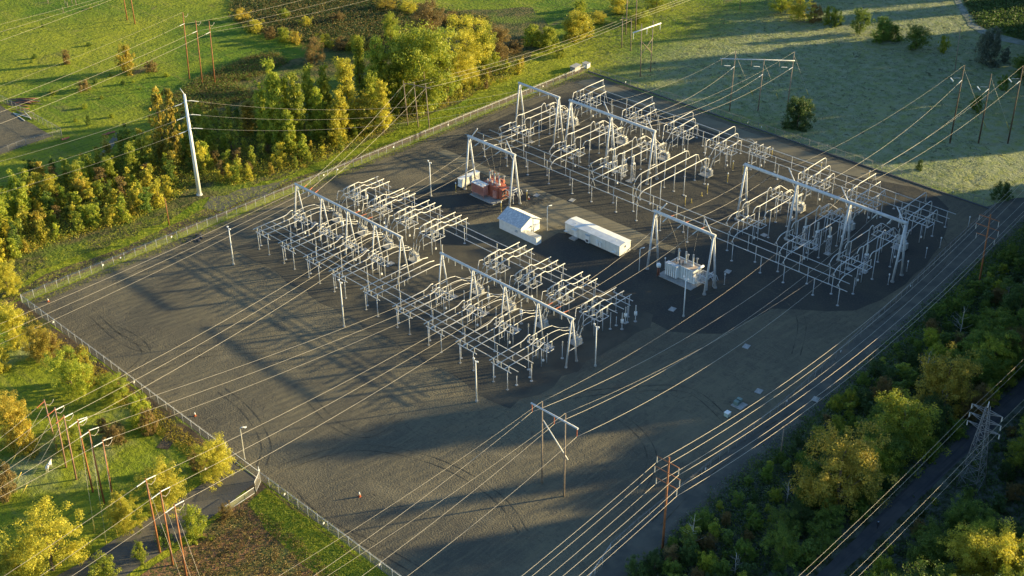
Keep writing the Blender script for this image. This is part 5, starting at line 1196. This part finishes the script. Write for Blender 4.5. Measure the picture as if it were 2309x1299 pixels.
# single shrubs
for i, a in enumerate(((711,147,92,38,L_BRN,'brownish bush alone below the oval scrub patch'),(290,163,108,36,L_OCH,'tall golden bush in the upper left meadow'),(340,160,140,26,L_BRN,'low brown bush beside the tall golden bush'),(150,145,115,18,L_BRN,'thin dry shrub in the upper left meadow'),(192,203,183,26,L_BRN,'dry brown shrub below the wires in the upper left meadow'),(118,212,203,18,L_YG,'small yellow-green tuft in the upper left meadow'),(200,282,262,12,L_GRN,'small green tuft in the left meadow'),
    (1200,104,62,40,L_YG,'left one of two round bushes beyond the far corner'),(1236,108,64,40,L_YG,'right one of two round bushes beyond the far corner'),(1300,82,30,64,L_YEL,'largest round yellow bush beyond the far corner'),(1350,52,28,44,L_YEL,'yellow bush right of the largest round bush'),(1310,22,2,30,L_YG,'small bush at the top edge above the round bushes'),(1265,127,108,26,L_YG,'small yellow tuft on the grass beside the far corner'),(1160,120,90,40,L_BRN,'brownish bush between the tall trees and the round bushes'),
    (1760,30,-20,50,L_YG,'yellow-green bush at the left end of the hedgerow'),(1800,44,-5,60,L_YEL,'bright yellow-green bush in the hedgerow at the top edge'),(1835,48,15,34,L_BRN,'brown bush in the hedgerow'),(1868,52,18,28,L_YG,'small yellow-green tree in the hedgerow'),(1885,58,25,26,L_GRN,'dark bush right of the small yellow-green hedgerow tree'),(1938,76,22,40,L_GRN,'tall dark bush in the middle of the hedgerow'),(1990,92,45,46,L_GRN,'round green bush in the hedgerow'),(2018,92,60,28,L_GRN,'dark bush touching the round green hedgerow bush'),(2064,112,62,56,L_GRN,'wide dark bush near the right end of the hedgerow'),
    (2125,116,84,22,L_YG,'small yellowish tree right of the hedgerow'),(2224,146,70,46,L_FRO,'grey frosted tree in the far right field'),(2265,140,112,22,L_FRO,'thin frosted sapling beside the grey tree'),(2300,175,128,46,L_GRN,'green bush cut by the right edge'),(2260,202,172,22,L_GRN,'small dark bush above the right-hand poles'),(2202,250,220,26,L_GRN,'small dark bush between the right-hand poles'),(2072,383,362,16,L_DK,'tiny dark bush in the sunny strip by the right fence'),(2258,448,415,40,L_DK,'dark low bush at the right corner of the fence'),
    (1798,286,224,56,L_DK,'round bush standing among the poles in the frosted field'),(1440,50,22,60,L_YG,'yellow-green bush behind the poles cut by the top edge'),(1480,20,-10,50,L_YG,'bush at the top edge right of the poles'),(1395,30,-10,50,L_YEL,'yellow bush at the top edge left of the poles'))):
    t = ptree('dense' if a[0] in (1798,1990,1200,1236,1300,2224) else 'bush', a[0],a[1],a[2],a[3],a[4],'shrub','s%d' % i, 'shrub'); t['label'] = a[5]
for i, (px, py, ty, wd) in enumerate(((545,45,22,30),(575,72,48,34),(610,84,62,30),(640,92,66,30),(668,98,74,26),(735,106,80,34),(770,112,86,30),(800,114,84,34),(836,118,92,30),(690,60,40,26),(760,50,30,30),(640,40,22,26),(870,20,-5,40),(920,30,4,36),(1010,55,30,34),(1055,60,38,28),(1100,92,70,34))):
    t = ptree('bush', px,py,ty,wd,(L_OCH,L_YEL,L_BRN,L_YG)[i % 4],'shrub','heathbush','shrub')
label_veg('heathbush','bush at the oval scrub patch','bushes round the oval scrub patch')
for i in range(26):  # tiny shrubs added to throw long shadows across the grass
    px, py = rnd.uniform(20,560), rnd.uniform(10,330)
    if inpoly(px,py,TH) or inpoly(px,py,TF) or inpoly(px,py,BK) or (px < 170 and py > 200): continue
    g = at(px,py); plant('bush', g.x, g.y, rnd.uniform(.6,1.5), rnd.uniform(.9,2.2), (L_GRN,L_YG)[i % 2], 'shrub', 'shadowtuft', 'shrub')
label_veg('shadowtuft','tiny shrub added for its shadow, upper left meadow','tiny shrubs added for their shadows')
# left verge and lower left trees
for i, a in enumerate(((20,665,600,60,L_YEL,'yellow bush at the left edge above the corner of the yard'),(40,785,690,76,L_YEL,'yellow bush at the left edge level with the yard corner'),(95,815,740,66,L_OCH,'golden bush behind the yard corner'),(120,800,755,40,L_BRN,'brown bush hugging the left fence near its corner'),(165,885,800,90,L_YG,'yellow-green bush left of the fence, above the frosted hollow'),(195,862,790,44,L_OCH,'taller golden bush beside the left fence'),(258,910,850,66,L_YG,'yellow-green bush beside the left fence, above the pole line'),(318,960,898,52,L_YG,'yellow-green bush at the bend of the dirt path'),(340,975,925,36,L_BRN,'brown bush at the bend of the dirt path'),
    (5,840,790,40,L_YEL,'yellow bush cut by the left edge'),(40,1000,895,96,L_OCH,'wide golden-brown bush left of the pole line'),(60,1020,955,60,L_OCH,'golden bush behind the leftmost pole'),(160,1018,965,76,L_YG,'yellow-green bush between the poles of the line'),(12,1118,1055,56,L_BRN,'brown bush cut by the left edge below the pole line'),(490,1082,996,90,L_YEL,'bright yellow bush beside the yard gate'),(375,1145,1052,104,L_YEL,'large bright yellow bush above the roadside poles'),(285,1200,1118,72,L_YEL,'bright yellow bush left of the roadside poles'),(120,1285,1172,136,L_YEL,'largest bright yellow bush in the bottom left corner'),(30,1310,1235,80,L_YEL,'yellow bush cut by the bottom left corner'),(195,1245,1215,34,L_YG,'small yellow bush right of the largest yellow bush'),(445,1210,1150,52,L_YG,'yellow-green bush right of the roadside poles'),(238,1305,1266,66,L_YG,'yellow-green bush cut by the bottom edge'),(320,1264,1228,28,L_YG,'small pointed bush below the access road'),(375,1230,1190,34,L_GRN,'small green bush between the roadside poles'),(232,960,945,24,L_BRN,'small brown tuft in the frosted hollow'),(255,995,960,50,L_BRN,'low brown bush in the frosted hollow'),(450,1055,1020,40,L_BRN,'low brown bush left of the gate bush'),(510,1165,1140,30,L_BRN,'brown tuft beside the sliding gate rail'))):
    t = ptree('bush', a[0],a[1],a[2],a[3],a[4],'bush','v%d' % i, 'bush'); t['label'] = a[5]
# the wood southeast of the yard, in view
def dist_path(x, y): return abs(y-83.2)
wood = []; tries = 0
SPECIAL = [((1885,1150),17,L_OCH),((2020,1035),15,L_YG),((2125,935),15,L_OCH),((2250,1330),13,L_YEL),((2235,850),10,L_YG),((2180,1320),12,L_YEL),((1960,1085),9,L_YG)]
for (px,py),h,m_ in SPECIAL:
    g = at(px,py); wood.append((g.x,g.y,h,m_,1))
while len(wood) < 290 and tries < 30000:
    tries += 1; x, y = rnd.uniform(135,330), rnd.uniform(38,112)
    px, py = proj((x,y,4))
    if px > 2420 or py > 1420 or px < 1380: continue
    lim = 109.5 if x < 200 else 110.5+(x-200)*.06
    if y > lim-2.2 or (79.6 < y < 86.0) or (abs(x-201.3)<3.5 and abs(y-75.6)<4): continue
    edge = y > 97.5
    if edge and rnd.random() < .35: continue
    md = 2.9 if edge else 4.4
    if all((x-q[0])**2+(y-q[1])**2 > md*md for q in wood):
        h = rnd.uniform(1.6,4.4) if edge else rnd.uniform(5,9.5)
        if y < 79.2: h = min(rnd.uniform(5,12.5), (79.8-y)*.85)
        elif y < 92: h = min(h, (y-84.2)*2.2)
        if 190 < x < 209 and y < 77: h = min(h, 3.5)
        if h < 1: continue
        if x < 158 and y > 84: h = min(h, 4.0)
        wood.append((x,y,h,[L_DK,L_GRN,L_GRN,L_GRN,L_DK,L_YG,L_BRN,L_GRN,L_YG][rnd.randrange(9)],0))
for x,y,h,m_,sp in wood:
    if h < 5: plant('bush' if rnd.random() < .5 else 'sapling', x,y,h,h*rnd.uniform(.8,1.2),m_,'understory_tree','wood_low')
    else: plant('broad', x,y,h,h*(.8 if sp else rnd.uniform(.72,1.0)),m_,'broadleaf_tree','wood')
for i in range(16):
    x, y = rnd.uniform(150,290), rnd.uniform(89,104)
    if 45 < x: 
        t = thing('bare_tree', 'x', 'dead tree', (x,y,0), rnd.uniform(0,6)); h = rnd.uniform(5,9); q = trunk_mesh(i+50, h, h*.7, .12, 13, .15); q.build('trunk', PALEB, t); VEG.setdefault('bare', []).append((t,'leaf_frosted'))
label_veg('bare','bare pale-limbed tree in the southeast wood','bare trees of the southeast wood')
label_veg('wood','broadleaf tree in the southeast wood','trees of the southeast wood'); label_veg('wood_low','low tree in the southeast wood','low trees of the southeast wood')
WW = [(139,38),(139,105),(155,109.5),(200,111),(260,116),(330,118),(330,38)]
scatter('undergrowth', WW, 9000, 1.5, L_DK, 'dark green undergrowth on the floor of the wood', 'undergrowth', .24, 1.2, 31, True, avoid=lambda g: abs(g.y-82.6) < 2.9)
scatter('undergrowth', [(139,92),(139,106),(155,110.5),(200,112),(260,116.8),(312,119),(312,104),(200,98)], 4200, 1.0, L_FRO, 'frosted brambles on the bank between the track and the wood', 'brambles', .15, .9, 32, True)
scatter('undergrowth', [(139,90),(139,106),(155,109.5),(200,111),(260,115.5),(312,118),(312,104),(200,96)], 4200, 1.1, L_GRN, 'green brambles on the bank between the track and the wood', 'brambles', .18, 1.2, 33, True)
# tall trees farther southeast and east: they stand outside the photo and shade the wood, the yard and the field
OFF = []
rr = random.Random(77)
def interp(x, T):
    for (a,b),(c,d) in zip(T, T[1:]):
        if a <= x <= c: return b+(d-b)*(x-a)/(c-a)
    return T[-1][1] if x > T[-1][0] else T[0][1]
# s runs across the sun's direction, tt towards the sun; reach = how far each shadow lies into the yard
REACH = [(150,40),(172,26),(179,22),(181,60),(189,64),(191,22),(194,26),(196,74),(204,78),(207,45),(211,10),(216,6),(221,34),(224,66),(228,52),(240,48),(255,72),(258,96),(262,92),(264,64),(271,66),(272,108),(277,114),(279,128),(282,165),(284,170),(285,400),(303,400),(304,182),(320,165),(335,150),(350,128),(368,114),(376,112),(377,140),(382,140),(383,112),(398,126),(399,400),(414,400),(416,150),(424,170),(425,300),(430,300),(431,190),(450,180)]
s_ = 150.0
while s_ < 450:
    edge = 127+(s_-147)*.62
    for k in range(2):
        tt = edge+11+rr.uniform(0,7)+k*13; sj = s_+rr.uniform(-.8,.8); e = interp(sj, REACH)
        h = .2144*(tt-e)*rr.uniform(.93,1.05)
        if h < 5: continue
        OFF.append((.533*sj+.846*tt, .846*sj-.533*tt, h, rr.uniform(5.5,7.5)))
    s_ += 3.0
for x,y,h,w_ in OFF:
    plant('poplar', x,y,h,w_,L_DK if rr.random() < .5 else L_GRN,'tall_tree','off')
label_veg('off','tall tree outside the photo','tall trees outside the photo')

# ------------------------------------------------------------ cow and walker
def skin_body(name, verts, edges, radii, m_, parent, root=0, lev=2):
    me = bpy.data.meshes.new(name); me.from_pydata(verts, edges, []); me.materials.append(m_); o = bpy.data.objects.new(name, me); C.objects.link(o); o.parent = parent
    s = o.modifiers.new('skin','SKIN'); lay = me.skin_vertices[0].data if me.skin_vertices else None
    if lay is None:
        bpy.context.view_layer.objects.active = o; lay = me.skin_vertices[0].data
    for i, r in enumerate(radii): lay[i].radius = (r, r) if not isinstance(r, tuple) else r
    lay[root].use_root = True; o.modifiers.new('sub','SUBSURF').levels = lev; o.modifiers['sub'].render_levels = lev; s.use_smooth_shade = True; return o
HIDE = mat('white_hide', (.74,.70,.62), (.66,.58,.48), 2, .8); SKIN = mat('skin', (.55,.36,.27), (.5,.32,.24)); CL1 = mat('dark_jacket', (.03,.035,.05), (.02,.025,.035)); CL2 = mat('dark_trousers', (.025,.025,.03), (.02,.02,.02)); HAT = mat('pale_cap', (.45,.52,.60), (.40,.46,.54))
p = at(111,1058); t = thing('cow', 'white cow standing on the grass left of the six poles', 'cow', p, radians(35)); t.scale = (.95,.95,.95)
V = [(0,0,1.05),(.45,0,1.08),(.85,0,1.15),(1.1,0,1.4),(1.38,0,1.5),(1.62,0,1.38),(-.45,0,1.06),(-.8,0,1.1)]
E_ = [(0,1),(1,2),(2,3),(3,4),(4,5),(0,6),(6,7)]; Rr = [(.33,.36),(.34,.38),(.27,.32),(.17,.2),(.14,.15),(.09,.1),(.33,.37),(.22,.28)]
def leg_(root, x, y, hind):
    b = len(V)
    if hind: V.extend([(x-.02,y,.85),(x+.08,y,.62),(x-.14,y,.42),(x-.08,y,.12),(x-.02,y,.03)]); Rr.extend([(.16,.18),(.1,.11),(.065,.065),(.05,.05),(.065,.07)])
    else: V.extend([(x,y,.82),(x+.02,y,.6),(x+.01,y,.4),(x,y,.12),(x+.03,y,.03)]); Rr.extend([(.13,.14),(.08,.08),(.06,.06),(.045,.045),(.065,.07)])
    E_.extend([(root,b)]+[(b+i,b+i+1) for i in range(4)])
for y in (.2,-.2): leg_(2,.8,y,False); leg_(7,-.78,y,True)
skin_body('body', V, E_, Rr, HIDE, t)
for s in (-1,1): MB().tube([(1.36,s*.1,1.6),(1.32,s*.28,1.62)], [.05,.02], 6).build('ear', HIDE, t)
MB().tube([(1.62,0,1.38),(1.74,0,1.33)], [.1,.07], 8).build('muzzle', mat('pink_muzzle', (.6,.35,.28)), t)
MB().tube([(-.95,0,1.25),(-1.08,0,1.0),(-1.1,0,.6)], [.035,.025,.04], 6).build('tail', HIDE, t)
p = at(1978,1192,.04); t = thing('person', 'person in dark clothes and a pale cap walking along the track in the wood', 'person', p, radians(8))
V = [(0,0,.95),(0,0,1.15),(0,0,1.38),(0,0,1.5),(.02,0,1.6),(.02,0,1.7), (0,.1,.88),(.12,.1,.5),(.02,.1,.1),(.16,.1,.05), (0,-.1,.88),(-.02,-.1,.5),(-.26,-.1,.14),(-.14,-.1,.05), (0,.2,1.4),(-.08,.25,1.12),(.08,.26,.9),(.12,.26,.8), (0,-.2,1.4),(.04,-.25,1.12),(.2,-.25,.94),(.26,-.25,.85)]
E_ = [(0,1),(1,2),(2,3),(3,4),(4,5),(0,6),(6,7),(7,8),(8,9),(0,10),(10,11),(11,12),(12,13),(2,14),(14,15),(15,16),(16,17),(2,18),(18,19),(19,20),(20,21)]
Rr = [(.16,.12),(.15,.11),(.17,.11),(.06,.06),(.095,.1),(.085,.09),(.1,.1),(.07,.07),(.05,.05),(.05,.045),(.1,.1),(.07,.07),(.05,.05),(.05,.045),(.07,.07),(.05,.05),(.04,.04),(.04,.03),(.07,.07),(.05,.05),(.04,.04),(.04,.03)]
skin_body('body', V, E_, Rr, CL1, t)
MB().tube([(.02,0,1.6),(.02,0,1.72),(.02,0,1.79)], [.125,.12,.05], 12).build('cap', HAT, t)
MB().tube([(.115,0,1.5),(.125,0,1.64)], [.06,.07], 8).build('face', SKIN, t)
clean_used()
